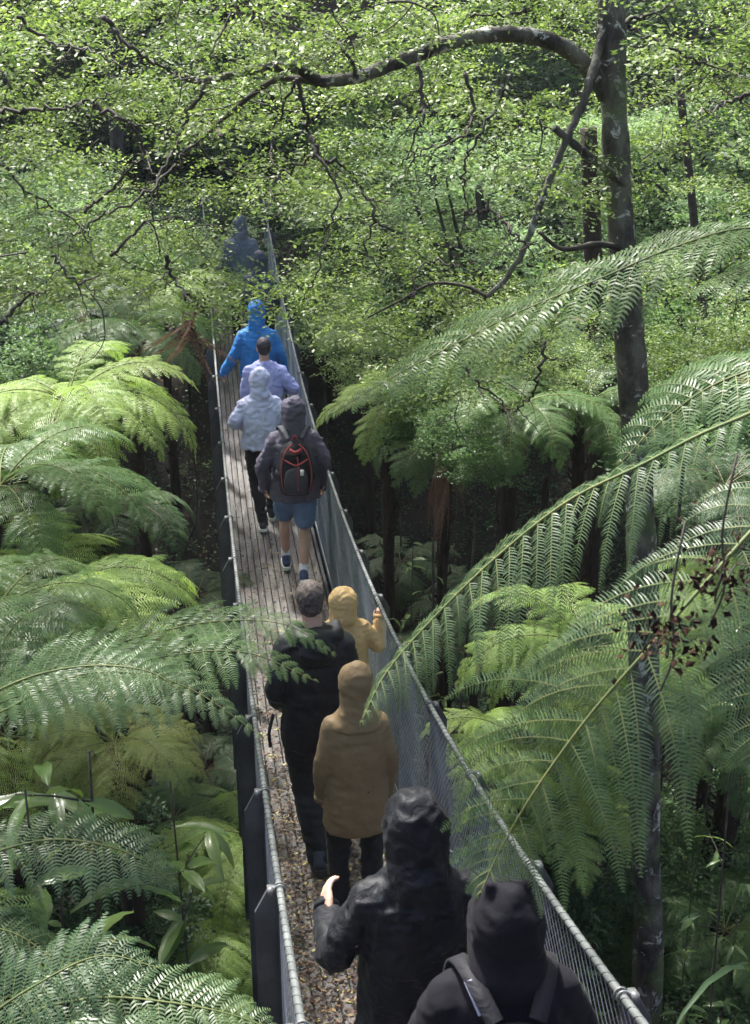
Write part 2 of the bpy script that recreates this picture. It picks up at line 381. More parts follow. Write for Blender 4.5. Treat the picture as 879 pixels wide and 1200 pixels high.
# ------------------------------------------------------------------ foliage generators
UPV = A(0, 0, 1)
def frond(mb, path, W, npin=24, nple=18, droop=.8, gapw=.4, fwd=28, U=UPV, start=.12, lift=.15, pw=.2, rad=.008, seed=0, mi_leaf=0, mi_rib=1, curl=.25, ribs=True, asym=(1, 1)):
    """a tree fern frond: rib, paired pinnae that bend under their weight, narrow leaflets"""
    rg = np.random.default_rng(seed)
    path = catmull(path, 40); seglen = np.linalg.norm(path[-1] - path[0])
    T = nrm(np.gradient(path, axis=0)); U = nrm(U)
    tt = np.linspace(0, 1, 40)
    tube(mb, path, rad * (1 - .85 * tt) + .0008, 5, mi_rib)
    VV = []; 
    for i in range(npin):
        t = start + (1 - start) * (i + .5) / npin
        prof = (math.sin(math.pi * min(1, ((t - start) / (1 - start)) * .86 + .13)) ** .75) * (1 if t < .6 else (1 - (t - .6) / .4 * .55))
        x = t * 39; a = int(x); u = x - a; b = min(a + 1, 39)
        p0 = path[a] * (1 - u) + path[b] * u; Tn = nrm(T[a] * (1 - u) + T[b] * u)
        S = nrm(np.cross(Tn, U)); Up = np.cross(S, Tn)
        for sd in (-1, 1):
            ln = W * prof * (rg.uniform(.84, 1.08) if rg.random() > .06 else rg.uniform(.3, .8)) * asym[0 if sd < 0 else 1]
            if ln < .02: continue
            fa = R(fwd + rg.normal(0, 6) + 30 * max(0, t - .75) * 2)
            d = nrm(S * sd * math.cos(fa) + Tn * math.sin(fa) + Up * (lift + rg.normal(0, .05)))
            K = 9; pp = [p0]; st = ln / (K - 1); dr = droop * rg.uniform(.75, 1.25)
            dd = [d]
            for k in range(K - 1):
                d = nrm(d + A(0, 0, -1) * dr / (K - 1) * (.5 + k / K)); pp.append(pp[-1] + d * st); dd.append(d)
            pp = np.array(pp); dd = np.array(dd)
            if ribs:
                n_ = nrm(np.cross(dd, S * sd * .2 + Up)); w_ = (.0013 * (1 - np.linspace(0, .8, K)) * (W / .35))[:, None]
                up_ = Up * .0012
                mb.add(np.concatenate([pp - n_ * w_ + up_, pp + n_ * w_ + up_]), [(k, k + 1, K + k + 1, K + k) for k in range(K - 1)], mi_rib)
            m = max(5, int(nple * prof ** .6)); u = (np.arange(m) + .6) / m
            xx = u * (K - 1); ai = np.minimum(xx.astype(int), K - 2); uu = (xx - ai)[:, None]
            bp = pp[ai] * (1 - uu) + pp[ai + 1] * uu; bt = nrm(dd[ai] * (1 - uu) + dd[np.minimum(ai + 1, K - 1)] * uu)
            ref = Up + .0 * Tn
            nn = nrm(ref[None] - bt * (bt @ ref)[:, None]); bb = np.cross(nn, bt)
            pl = W * pw * np.clip(np.sin(np.pi * (u * .82 + .16)), 0, 1) ** .6 * prof ** .4 * (1 - .35 * u)
            pl = pl * np.where(rg.random(m) < .05, rg.uniform(.2, .7, m), rg.uniform(.82, 1.12, m)); sp = ln / m
            hw = sp * gapw
            for s2 in (-1, 1):
                dv = nrm(bb * s2 * .92 + bt * .42 - nn * rg.uniform(0, curl, m)[:, None] + rg.normal(0, .04, (m, 3)))
                L_ = pl[:, None]; e = bt * hw
                b0 = bp - e * .55; b1 = bp + e * .8
                mid = bp + dv * L_ * .55; m0 = mid - e * .62; m1 = mid + e * .62 
                tip = bp + dv * L_ + bt * hw * .5 - UPV * (L_ * curl * .35)
                VV.append(np.stack([b0, b1, m1, tip, m0], 1).reshape(-1, 3))
    V = np.concatenate(VV); n = len(V) // 5; base = np.arange(n)[:, None] * 5
    mb.add(V, np.concatenate([base + 0, base + 1, base + 2, base + 4], 1), mi_leaf)
    # tips share the vertices just added
    mb.f.append((mb.n - len(V)) + np.concatenate([base + 4, base + 2, base + 3], 1)); mb.m.append(mi_leaf)
    return mb

def leaf_sprays(mb, O, D, Ls, K, leaf, rg, mi=0, flat=.35, ratio=.5, gap=.0, updn=UPV):
    """flat leafy twigs: O origins, D directions, K leaves on each"""
    n = len(O); D = nrm(D); side = nrm(np.cross(D, updn) + rg.normal(0, flat * .4, (n, 3))); nor = np.cross(side, D)
    u = (np.arange(K) + .5) / K; sg = np.where(np.arange(K) % 2 == 0, 1, -1)
    Ls = np.broadcast_to(Ls, (n,))
    jit = rg.uniform(-.35, .35, (n, K)) / K
    # second-order twigs: leaves stand off the axis
    wid = (np.sin(np.pi * np.clip(u * .9 + .1, 0, 1)) * .42)[None] * rg.uniform(.15, 1, (n, K))
    base = O[:, None] + D[:, None] * (Ls[:, None] * (u[None] + jit))[..., None] + side[:, None] * (sg[None] * wid * Ls[:, None])[..., None] \
        + nor[:, None] * (rg.normal(0, .05, (n, K)) * Ls[:, None])[..., None] - UPV * (Ls[:, None] * u[None] ** 2 * .18)[..., None]
    ld = nrm(D[:, None] * .7 + side[:, None] * (sg[None, :, None] * .8) + rg.normal(0, .35, (n, K, 3)))
    ln = nrm(nor[:, None] + rg.normal(0, flat, (n, K, 3)))
    lw = nrm(np.cross(ln, ld)); Lf = (leaf * rg.uniform(.65, 1.25, (n, K)))[..., None]
    v0 = base; v2 = base + ld * Lf; mid = base + ld * Lf * .5; v1 = mid + lw * Lf * ratio * .5; v3 = mid - lw * Lf * ratio * .5
    V = np.stack([v0, v1, v2, v3], 2).reshape(-1, 3)
    mb.add(V, np.arange(len(V)).reshape(-1, 4), mi)
    return mb

# prototype fronds (length 1, pointing along +x) shared by all tree ferns
FR = {}
def proto_fronds():
    for vi in range(5):
        el = [.75, .55, .35, .62, .15][vi]; bend = [1.7, 1.9, 1.5, 2.3, 1.4][vi]
        p = [A(0, 0, 0)]; e = el
        for k in range(8):
            e2 = el - bend * (k / 7) ** 1.3
            p.append(p[-1] + A(math.cos(e2), .04 * math.sin(k + vi), math.sin(e2)) * .125)
        mb = MB(); frond(mb, p, .25, 24, 20, .8 + .1 * vi, .38, 26, start=.14, pw=.2, rad=.005, seed=vi, curl=.3)
        for key, rib in (('fern', 'rachis'), ('fern_blue', 'rachis'), ('fern_bright', 'rachis'), ('fern_dark', 'rachis_dark'), ('fern_yellow', 'rachis')):
            FR[key, vi] = mb.mesh('frond_' + key, [M[key], M[rib]])
    for vi in range(3):
        p = [A(0, 0, 0), A(.12, 0, .03), A(.2, .02, -.15), A(.23, 0, -.5), A(.2, .03, -.9)]
        mb = MB(); frond(mb, p, .13, 20, 9, 1.6, .4, 40, start=.2, pw=.25, rad=.008, seed=vi + 50, curl=.8)
        FR['dead', vi] = mb.mesh('dead_frond', [M['fern_dead'], M['fern_dead']])
proto_fronds()
def fern_trunk(root, base, top, r):
    mb = MB(); n = 14; t = np.linspace(0, 1, n); b = np.asarray(base, float); tp = np.asarray(top, float)
    pa = b[None] * (1 - t[:, None]) + tp[None] * t[:, None]; pa[:, 0] += .06 * np.sin(t * 3) * (1 - t)
    tube(mb, pa, r * (1.25 - .35 * t) + .012 * np.sin(t * 23), 10)
    # clinging stubs of old frond bases
    hh = np.linalg.norm(tp - b); ns = int(min(110, hh * 26)); rg = np.random.default_rng(int(abs(b[0] * 100)) + 3)
    for k in range(ns):
        u = rg.uniform(.1, 1); a = rg.uniform(0, 6.28); c = b * (1 - u) + tp * u; d = A(math.cos(a), math.sin(a), 0)
        L_ = rg.uniform(.06, .16)
        tube(mb, [c + d * r * .7, c + d * (r + .03) + UPV * L_ * .4, c + d * (r + .02 + .03 * rg.random()) + UPV * L_], [.014, .01, .003], 4)
    o = mb.build('trunk', M['fibre'], root); o.matrix_parent_inverse = root.matrix_world.inverted(); return o
TF = []
def tree_fern(crown, L=1.9, n=13, mat='fern', label='', group=None, dead=4, seed=0, trunk=True, skip=None, name='tree_fern', tilt=0, elev=(0, 4)):
    rg = random.Random(seed); cx, cy, cz = crown
    bx, by = cx + rg.uniform(-.2, .2), cy + rg.uniform(-.2, .2); bz = float(gz(bx, by)) - .1
    bz = min(bz, cz - .15)
    root = thing(name, label, 'tree fern' if name == 'tree_fern' else 'fern', (bx, by, bz), 0, group)
    bpy.context.view_layer.update() if False else None
    root.matrix_world = Matrix.Translation((bx, by, bz))
    if trunk:
        mb = MB(); h = cz - bz
        o = fern_trunk(root, (bx, by, bz), (cx, cy, cz), .052 + .012 * rg.random()); 
        o.matrix_parent_inverse = Matrix.Translation((bx, by, bz)).inverted()
    off = Vector((cx - bx, cy - by, cz - bz))
    a0 = rg.uniform(0, 6.28)
    for k in range(n):
        a = a0 + k * 2.39996 + rg.uniform(-.15, .15)
        if skip and skip(math.degrees(a) % 360): continue
        vi = rg.choice((0, 1, 1, 2, 2, 3)) if k > 2 else rg.choice((0, 0, 1))
        if k > n * .75: vi = 4
        o = link('frond', FR[mat, vi], root)
        sc = L * rg.uniform(.82, 1.08)
        o.location = off; o.rotation_euler = (rg.uniform(-.12, .12), rg.uniform(-.1, .18) + tilt, a); o.scale = (sc,) * 3
    for k in range(dead):
        o = link('dead_frond', FR['dead', k % 3], root); a = rg.uniform(0, 6.28)
        o.location = off + Vector((0, 0, -.03)); o.rotation_euler = (0, rg.uniform(-.1, .1), a); o.scale = (L * .55,) * 3
    TF.append(root); return root

def wparent(o, root, loc): o.parent = root; o.matrix_parent_inverse = Matrix.Translation(Vector(loc)).inverted(); return o

# ------------------------------------------------------------------ custom fronds placed where they hang
def custom_fern(name, crown, label, specs, mat='fern', rib='rachis', extra=None, trunk=True, group=None):
    """specs: list of (points, width, npin, nple, droop, fwd, U, asym)"""
    cx, cy, cz = crown; bz = min(float(gz(cx, cy)) - .1, cz - .3)
    root = thing(name, label, 'tree fern', (cx, cy, bz), 0, group)
    if trunk: wparent(fern_trunk(root, (cx, cy, bz), (cx, cy, cz), .09), root, (cx, cy, bz))
    for i, sp in enumerate(specs):
        mb = MB(); m = sp.get('mat', mat)
        frond(mb, sp['p'], sp['w'], sp.get('n', 26), sp.get('m', 24), sp.get('droop', .8), sp.get('gapw', .38), sp.get('fwd', 28), U=sp.get('U', UPV), start=sp.get('start', .1), lift=sp.get('lift', .12), pw=sp.get('pw', .2), rad=sp.get('rad', .006), seed=100 + i, curl=sp.get('curl', .3), asym=sp.get('asym', (1, 1)))
        wparent(mb.build('frond', [M[m], M[rib]]), root, (cx, cy, bz))
    g = random.Random(int(cz * 100)); c0 = 0 if cx > 0 else math.pi        # the rest of the crown, away from the bridge
    for k in range(7):
        o = link('frond', FR['fern', k % 5], root); a = c0 + R(-84 + 28 * k) + g.uniform(-.1, .1); sc = g.uniform(1.0, 1.35)
        o.location = (0, 0, cz - bz); o.rotation_euler = (g.uniform(-.1, .1), g.uniform(-.1, .15), a); o.scale = (sc,) * 3
    return root
CAMD = nrm(A(0, -1, .45))          # leans a frond's face up and back towards the slope
# big near fronds, right
cr = P(1080, 560, 3.7)
custom_fern('tree_fern', cr, 'huge tree fern at right whose big dark fronds sweep down over the handrail', [
    dict(p=[cr, P(960, 470, 3.6), P(850, 497, 3.7), P(752, 545, 3.8), P(665, 588, 3.9), P(580, 655, 3.95), P(505, 728, 4.0), P(452, 790, 4.0), P(422, 850, 3.95)], w=.42, n=32, m=40, droop=2.1, fwd=24, lift=-.15, start=.22, pw=.115, gapw=.31, rad=.0065, mat='fern_blue', U=nrm(A(-.45, -.15, .8))),
    dict(p=[cr, P(985, 560, 3.3), P(905, 600, 3.2), P(830, 680, 3.15), P(760, 760, 3.15), P(690, 840, 3.2), P(625, 930, 3.25), P(585, 1000, 3.3), P(562, 1050, 3.3)], w=.46, n=25, m=46, droop=1.5, fwd=33, lift=.08, start=.2, pw=.11, gapw=.3, rad=.0065, mat='fern_blue', U=nrm(A(-.25, -.8, .75))),
    dict(p=[cr, P(1000, 620, 3.6), P(960, 690, 3.6), P(920, 770, 3.6), P(890, 850, 3.6), P(880, 900, 3.6)], w=.38, n=19, m=32, gapw=.34, droop=1.3, fwd=30, pw=.16, mat='fern_blue', U=nrm(A(-.3, -.8, .7))),
    dict(p=[cr, P(1010, 480, 4.2), P(930, 430, 4.3), P(850, 445, 4.35), P(780, 490, 4.4), P(725, 545, 4.4)], w=.36, n=26, m=22, droop=1.3, fwd=25, mat='fern', U=nrm(A(.1, -.3, 1))),
])
cr = P(1060, 330, 5.4)
custom_fern('tree_fern', cr, 'tree fern beyond the right edge whose long frond crosses in front of the trunk', [
    dict(p=[cr, P(960, 275, 5.4), P(870, 268, 5.4), P(790, 290, 5.4), P(700, 328, 5.4), P(610, 365, 5.45), P(530, 405, 5.5), P(455, 445, 5.5), P(385, 488, 5.5)], w=.44, n=32, m=20, droop=.9, fwd=45, lift=.08, start=.12, pw=.16, mat='fern', U=nrm(A(.15, -.25, 1))),
    dict(p=[cr, P(1010, 330, 5.8), P(940, 300, 6.0), P(860, 320, 6.1), P(800, 345, 6.2)], w=.4, n=24, m=20, droop=.9, fwd=30, mat='fern'),
])
# left group
cr = P(-55, 850, 5.6)
custom_fern('tree_fern', cr, 'tree fern at the left edge sending long feathery fronds over the left handrail', [
    dict(p=[cr, P(0, 815, 5.6), P(80, 775, 5.6), P(170, 745, 5.6), P(255, 728, 5.55), P(335, 732, 5.5), P(395, 768, 5.5)], w=.32, n=32, m=26, droop=.9, fwd=30, pw=.15, mat='fern', U=nrm(A(0, -.1, 1))),
    dict(p=[cr, P(10, 820, 5.4), P(110, 790, 5.4), P(200, 768, 5.35), P(290, 765, 5.3), P(375, 800, 5.3)], w=.32, n=30, m=26, droop=.9, fwd=30, pw=.15, mat='fern', U=nrm(A(0, -.2, 1))),
    dict(p=[cr, P(0, 835, 5.1), P(80, 795, 5.0), P(150, 788, 5.0), P(225, 808, 5.0), P(310, 865, 5.0)], w=.32, n=28, m=28, droop=1.1, fwd=28, pw=.16, mat='fern_blue', U=nrm(A(0, -.15, 1))),
    dict(p=[cr, P(-20, 820, 4.9), P(40, 792, 4.8), P(110, 780, 4.8), P(175, 787, 4.8), P(215, 812, 4.8)], w=.24, n=26, m=20, droop=.8, fwd=28, pw=.17, mat='fern', U=nrm(A(0, -.5, 1))),
    dict(p=[cr, P(-20, 800, 5.9), P(20, 730, 6.1), P(70, 705, 6.2), P(120, 720, 6.3)], w=.3, n=22, m=18, droop=.9, mat='fern_blue'),
])
cr = P(-90, 1060, 5.0)
custom_fern('tree_fern', cr, 'tree fern low at the left edge with one pale frond arching beneath the broad-leaved sapling', [
    dict(p=[cr, P(-30, 1010, 4.9), P(50, 985, 4.9), P(120, 990, 4.9), P(175, 1012, 4.9), P(210, 1045, 4.9)], w=.26, n=28, m=18, droop=1.1, fwd=26, pw=.17, mat='fern_blue', U=nrm(A(0, -.35, 1))),
    dict(p=[cr, P(-40, 1080, 4.7), P(20, 1095, 4.7), P(70, 1130, 4.7)], w=.24, n=20, m=16, mat='fern_dark'),
])
cr = P(-60, 1270, 4.4)
custom_fern('tree_fern', cr, 'shaded tree fern in the bottom left corner with fronds reaching along the lower edge', [
    dict(p=[cr, P(20, 1195, 4.4), P(110, 1170, 4.4), P(200, 1175, 4.4), P(275, 1190, 4.4), P(340, 1215, 4.4)], w=.26, n=28, m=18, droop=1, fwd=28, pw=.17, mat='fern_blue', U=nrm(A(0, -.3, 1))),
    dict(p=[cr, P(-20, 1200, 4.3), P(50, 1150, 4.3), P(120, 1120, 4.3), P(190, 1135, 4.3)], w=.24, n=24, m=16, droop=1, mat='fern_dark', U=nrm(A(0, -.3, 1))),
    dict(p=[cr, P(40, 1250, 4.1), P(150, 1235, 4.1), P(260, 1245, 4.1)], w=.26, n=24, m=16, droop=1, mat='fern_blue', U=nrm(A(0, -.3, 1))),
])
tg = 'tree ferns growing in the gully'
tree_fern(P(60, 700, 8.4), 1.4, 15, 'fern_bright', 'bright green tree fern left of the deck with fronds fanning towards the rail', tg, 3, 11)
tree_fern(P(0, 570, 9.2), 1.45, 14, 'fern', 'mid green tree fern at the left edge above the bright fanning one', tg, 4, 12)
tree_fern(P(80, 470, 10.6), 1.4, 15, 'fern_bright', 'tree fern left of the bridge whose pale frond tip points at the left rail', tg, 7, 13)
tree_fern(P(155, 385, 12.6), 1.15, 15, 'fern', 'tree fern with a brown dead skirt close left of the far handrail', tg, 12, 14)
tree_fern(P(85, 365, 14.5), 1.4, 14, 'fern_dark', 'dark tree fern in the shade behind the brown-skirted one', tg, 4, 15)
tree_fern(P(120, 300, 17), 1.4, 15, 'fern_bright', 'sunlit pale tree fern high on the far left bank below the hanging leaves', tg, 3, 16)
tree_fern(P(190, 345, 15.5), 1.0, 14, 'fern_bright', 'sunlit tree fern just left of the rail level with the blue jacket', tg, 3, 30)
tree_fern(P(20, 460, 12), 1.3, 14, 'fern', 'tree fern at the left edge at mid height above the others', tg, 3, 31)
tree_fern(P(150, 760, 8.6), .9, 13, 'fern', 'green tree fern left of the rail behind the long crossing fronds', tg, 3, 32)
tree_fern(P(-10, 720, 7.2), 1.1, 13, 'fern', 'tree fern at the left edge just above the long crossing fronds', tg, 3, 33)
tree_fern(P(-10, 330, 15.5), 1.5, 14, 'fern_bright', 'sunlit tree fern on the far left bank at the left edge', tg, 3, 17)
tree_fern(P(10, 865, 6.6), .95, 13, 'fern_bright', 'bright tree fern at left below the long fronds that cross the rail', tg, 2, 18)
tree_fern(P(135, 870, 6.3), .62, 13, 'fern_yellow', 'small yellow-green tree fern left of the deck beside the black jacket walker', tg, 2, 19)
tree_fern(P(130, 600, 9.8), .95, 12, 'fern_dark', 'shaded tree fern in the dark gap between the left ferns and the rail', tg, 4, 20)
tree_fern(P(525, 515, 11.2), .95, 13, 'fern', 'tree fern with a long red-brown hanging trunk right of the bridge', tg, 9, 21)
tree_fern(P(600, 480, 10.2), 1.1, 13, 'fern', 'tree fern right of the bridge with fronds drooping over the dark gully', tg, 4, 34)
tree_fern(P(455, 470, 10.9), .85, 12, 'fern_bright', 'pale tree fern leaning towards the right handrail beside the backpack walker', tg, 3, 35)
tree_fern(P(680, 480, 10.6), 1.05, 13, 'fern', 'tree fern half hidden behind the mossy trunk', tg, 6, 22)
tree_fern(P(425, 392, 16.0), .85, 12, 'fern_bright', 'pale tree fern just right of the far end of the right rail', tg, 3, 23)
tree_fern(P(690, 760, 8.8), 1.15, 16, 'fern_bright', 'glowing yellow-green tree fern right of the handrail behind the huge dark fronds', tg, 2, 24)
tree_fern(P(880, 700, 9), 1.2, 14, 'fern_bright', 'bright tree fern at the right edge behind the huge dark fronds', tg, 3, 25)
tree_fern(P(850, 570, 10.0), 1.2, 13, 'fern_dark', 'dark tree fern right of the mossy trunk', tg, 5, 26)
tree_fern(P(610, 870, 8.6), .8, 13, 'fern_bright', 'bright fern showing through the diamond mesh of the right fence', tg, 2, 27)
tree_fern(P(870, 860, 9.4), 1.0, 12, 'fern', 'green tree fern low at the right edge beyond the trunk', tg, 3, 28)
def dead_bundle(c, L, n, tilt, label, seed):
    g = random.Random(seed); root = thing('dead_fronds', label, 'dead fronds', tuple(c))
    for k in range(n):
        o = link('dead_frond', FR['dead', k % 3], root); o.rotation_euler = (g.uniform(-.15, .15), tilt + g.uniform(-.2, .2), g.uniform(0, 6.28)); o.location = (g.uniform(-.04, .04), g.uniform(-.04, .04), g.uniform(-.15, .1)); sc = L * g.uniform(.8, 1.1); o.scale = (sc * .6, sc * .6, sc)
dead_bundle(P(521, 548, 9.9), .72, 12, 0, 'red-brown bundle of dead fronds hanging over the dark gully right of the bridge', 1)
dead_bundle(P(222, 372, 11.3), .8, 12, .9, 'brown withered fronds slumping towards the far left handrail', 2)
dead_bundle(P(95, 375, 12.3), .6, 5, 1.0, 'few brown dead fronds among the tree ferns at upper left', 3)
# ferns on the gully floor
fg = 'ferns on the gully floor'
spots = [(300, 985, 8.2, .95, 'fern_bright', 'upright lime green fern beside the left rail low in the gully'), (250, 1075, 7.9, 1.0, 'fern_bright', 'pale green fern sprawling below the left rail near the bottom edge'),
 (300, 1150, 7.6, .9, 'fern_bright', 'pale fern against the foot of the left fence at the bottom'), (205, 960, 8.8, .8, 'fern', 'green fern on the gully floor under the broad-leaved sapling'),
 (240, 905, 9.6, .7, 'fern_dark', 'small shaded fern on the dark slope left of the deck'), (180, 1130, 7.8, .9, 'fern', 'green fern at the bottom left between the sapling stem and the fence'),
 (120, 1100, 8.0, 1.0, 'fern_dark', 'dark fern behind the sapling stem'), (60, 1180, 7.6, 1.0, 'fern', 'green fern on the floor at the bottom left'),
 (230, 700, 12, .8, 'fern_dark', 'shaded fern on the dark bank left of the deck'), (470, 660, 13.5, .8, 'fern_dark', 'shaded fern on the dark bank right of the deck'),
 (520, 760, 11.5, .8, 'fern_dark', 'dark fern below the right handrail'), (560, 700, 12.5, .9, 'fern_dark', 'dark fern deep in the gully right of the bridge'),
 (690, 1060, 10, .9, 'fern', 'green fern low between the right rail and the trunk'), (850, 1090, 9.3, .9, 'fern', 'green fern on the floor at the bottom right'), (650, 950, 8.8, .9, 'fern_bright', 'bright fern on the floor beyond the right fence')]
for i, (px, py, d, L, m, lab) in enumerate(spots):
    p = P(px, py, d); p[2] = max(p[2], gz(p[0], p[1]) + .1) if p[2] - gz(p[0], p[1]) < 2.5 else p[2]
    tree_fern(p, L, 12, m, lab, fg, 1, 60 + i, name='fern', trunk=(p[2] - gz(p[0], p[1]) > .5))

# ------------------------------------------------------------------ near beech tree: mossy trunk, arching limb, hanging leaf sprays
def near_tree():
    foot = PY(757, 1215, 7.0); foot[2] = gz(foot[0], foot[1]) - .2
    root = thing('beech_tree', 'beech tree with a straight lichened trunk and a limb arching left over the bridge', 'tree', tuple(foot))
    Y = 7.2
    tr = [foot, PY(757, 1195, 7.05), PY(756, 950, 7.1), PY(754, 700, 7.15), PY(745, 490, Y), PY(733, 330, Y), PY(721, 150, Y), PY(717, 0, Y), PY(712, -250, Y), PY(706, -500, Y + .1)]
    mb = MB(); pa = catmull(tr, 80); t = np.linspace(0, 1, 80)
    rr = .15 - .075 * t; rr = np.interp(t, [0, .1, .5, .75, 1], [.15, .108, .088, .068, .045]) + .003 * np.sin(t * 60) + .004 * np.sin(t * 27) + RNG.normal(0, .0025, 80)
    tube(mb, pa, rr, 16)
    wparent(mb.build('trunk', M['lichen']), root, foot)
    T0 = PY(712, 112, Y)
    def limb(pts, r0, r1, mat='lichen', sides=9, name='limb', wob=.0):
        pa = catmull(pts, max(12, len(pts) * 7)); n = len(pa)
        rg = np.random.default_rng(n + int(abs(pts[0][0]) * 100)); pa[1:-1] += rg.normal(0, wob, (n - 2, 3))
        mb = MB(); tube(mb, pa, np.linspace(r0, r1, n) * (1 + .08 * np.sin(np.arange(n) * 1.9)), sides); wparent(mb.build(name, M[mat]), root, foot); return pa
    limb([T0, PY(690, 80, 7.15), PY(655, 52, 7.05), PY(600, 40, 6.95), PY(540, 47, 6.85), PY(480, 68, 6.8), PY(420, 90, 6.75), PY(375, 96, 6.7)], .05, .03)
    limb([PY(375, 96, 6.7), PY(340, 78, 6.65), PY(290, 84, 6.6), PY(235, 95, 6.55), PY(205, 85, 6.5)], .03, .012, 'lichen', 7)
    limb([PY(375, 96, 6.7), PY(330, 92, 6.8), PY(300, 108, 6.9), PY(262, 140, 7.0), PY(230, 170, 7.1)], .022, .007, 'twig', 6)
    limb([PY(716, 5, 7.22), PY(701, 60, 7.1), PY(684, 120, 6.95), PY(655, 185, 6.85), PY(628, 255, 6.8), PY(602, 315, 6.8), PY(572, 348, 6.8)], .026, .015, 'lichen', 8, wob=.004)
    limb([PY(572, 348, 6.8), PY(545, 335, 6.85), PY(505, 333, 6.9), PY(470, 352, 6.9), PY(432, 372, 6.95)], .012, .005, 'twig', 6, 'branch')
    limb([PY(732, 215, 7.15), PY(700, 190, 7.0), PY(672, 168, 6.9), PY(650, 150, 6.85)], .026, .02, 'lichen', 8)
    limb([PY(735, 292, 7.15), PY(700, 286, 7.1), PY(660, 292, 7.0), PY(632, 272, 6.9)], .022, .009, 'twig', 6)
    twigs = [
     [(348, 92), (358, 130), (365, 160), (378, 190), (398, 232), (384, 270), (372, 320), (355, 352)], [(365, 160), (372, 180), (352, 192), (325, 210), (312, 250)],
     [(345, 95), (330, 130), (318, 170), (320, 195)], [(240, 97), (215, 150), (195, 195), (180, 225), (180, 260), (190, 300)],
     [(100, 250), (135, 215), (170, 185), (200, 165)], [(0, 129), (50, 129), (100, 120), (135, 108)], [(0, 190), (35, 225), (90, 262), (110, 300)],
     [(120, 20), (160, 60), (200, 85), (240, 97)], [(110, 125), (150, 145), (170, 175), (178, 205)], [(-20, 60), (10, 100), (0, 129)],
     [(380, 190), (400, 190), (420, 215)], [(545, 85), (555, 130), (535, 165), (495, 175), (472, 195)], [(600, 85), (580, 130), (552, 175), (543, 215), (546, 250), (537, 292)],
     [(546, 250), (575, 248), (590, 258)], [(490, 75), (497, 120), (490, 150), (472, 192)], [(740, 35), (790, 60), (840, 78), (885, 96)], [(735, 25), (770, 15), (810, -10)],
     [(640, -5), (610, 15), (560, 18), (530, 35)], [(420, 90), (405, 60), (370, 30), (340, -10)], [(300, -10), (270, 20), (250, 60), (262, 85)], [(880, 110), (850, 120), (820, 140)],
     [(195, 300), (205, 330), (232, 360)], [(60, 300), (90, 330), (120, 320)], [(0, 380), (30, 350), (60, 340)], [(485, 350), (490, 320), (510, 305), (540, 312)],
     [(540, 420), (560, 450), (590, 470), (600, 500)], [(640, 400), (632, 440), (618, 470), (600, 480)], [(700, 330), (705, 365), (690, 400)], [(590, 258), (610, 280), (640, 290)],
     [(230, 170), (200, 200), (150, 240), (100, 265), (60, 290)], [(130, 300), (160, 270), (200, 255), (240, 262)], [(420, 215), (440, 250), (430, 290), (450, 320)], [(20, 20), (60, 50), (110, 60), (150, 80)]]
    rg = random.Random(4); dens = []
    for i, tw in enumerate(twigs):
        Yt = 6.0 + rg.uniform(-.6, .6); pts = [PY(x, y, Yt + .06 * k * rg.choice((-1, 1))) for k, (x, y) in enumerate(tw)]
        pa = limb(pts, .0075 + .004 * rg.random(), .0025, 'twig', 5, 'branch', .008); dens.append(pa)
        for k in range(3):          # side twiglets
            a = pa[rg.randrange(3, len(pa) - 2)]; dv = nrm(A(rg.uniform(-1, 1), rg.uniform(-.5, .5), rg.uniform(-.8, .2)))
            mid = a + dv * .12 + A(0, 0, -.02); limb([a, mid, a + dv * .28 + A(0, 0, -.08 * rg.random())], .0035, .0012, 'twig', 4, 'twig', .006)
    # foliage volume
    g = np.random.default_rng(21); n = 100000
    O = np.stack([g.uniform(-4.2, 4.8, n), g.uniform(5.4, 9.4, n), g.uniform(-2.9, 2.3, n)], 1)
    px, py, d = project(O)
    bx = [-400, 0, 60, 130, 200, 235, 262, 290, 320, 350, 420, 470, 540, 600, 640, 680, 720, 760, 800, 879, 1300]
    by = [380, 350, 330, 335, 335, 338, 325, 318, 318, 330, 380, 430, 460, 480, 400, 330, 260, 290, 350, 400, 450]
    lim = np.interp(px, bx, by)
    k1 = np.array([mnoise.noise(Vector((a * 1.25, b * .7, c * 2.0 + 3))) for a, b, c in O]); k2 = np.array([mnoise.noise(Vector((a * 5, b * 5, c * 8 + 9))) for a, b, c in O])
    dens_ = k1 * 3.2 + k2 * 1.5
    upper = np.clip((lim - py) / 260, 0, 1)
    # density: thick at the upper left, open around the trunk and where the far path shows
    want = .28 + .34 * upper
    hole = np.exp(-(((px - 296) / 46) ** 2 + ((py - 268) / 62) ** 2)) * 3.5 + np.exp(-(((px - 610) / 100) ** 2 + ((py - 215) / 80) ** 2)) * 1.3 + np.exp(-(((px - 830) / 80) ** 2 + ((py - 190) / 60) ** 2)) * 1.5 + np.exp(-(((px - 745) / 40) ** 2 + ((py - 300) / 300) ** 2)) * .35
    rightlow = np.where((px > 400) & (py > 250), .12, 0) 
    hole = hole + np.exp(-(((px - 500) / 85) ** 2 + ((py - 270) / 60) ** 2)) * 1.1
    ok = (py < lim + 20 * k2) & ((dens_ + want - hole - rightlow) > g.uniform(.15, .8, n))
    # nothing grows through the walkers' headroom over the near deck, and thin out above the frame
    ok &= ~((py < -60) & (g.random(n) < .8))
    ly = np.interp(px, [200, 235, 300, 375, 420, 480, 540, 600, 655, 700], [85, 95, 86, 96, 90, 68, 47, 40, 52, 90])
    ok &= ~((O[:, 1] < 7.2) & (np.abs(py - ly - 8) < 50) & (px > 215) & (px < 720) & (g.random(n) < .9))
    tx = np.interp(py, [0, 150, 330, 490], [717, 721, 733, 745]); ok &= ~((O[:, 1] < 7.5) & (np.abs(px - tx) < 75) & (g.random(n) < .92))
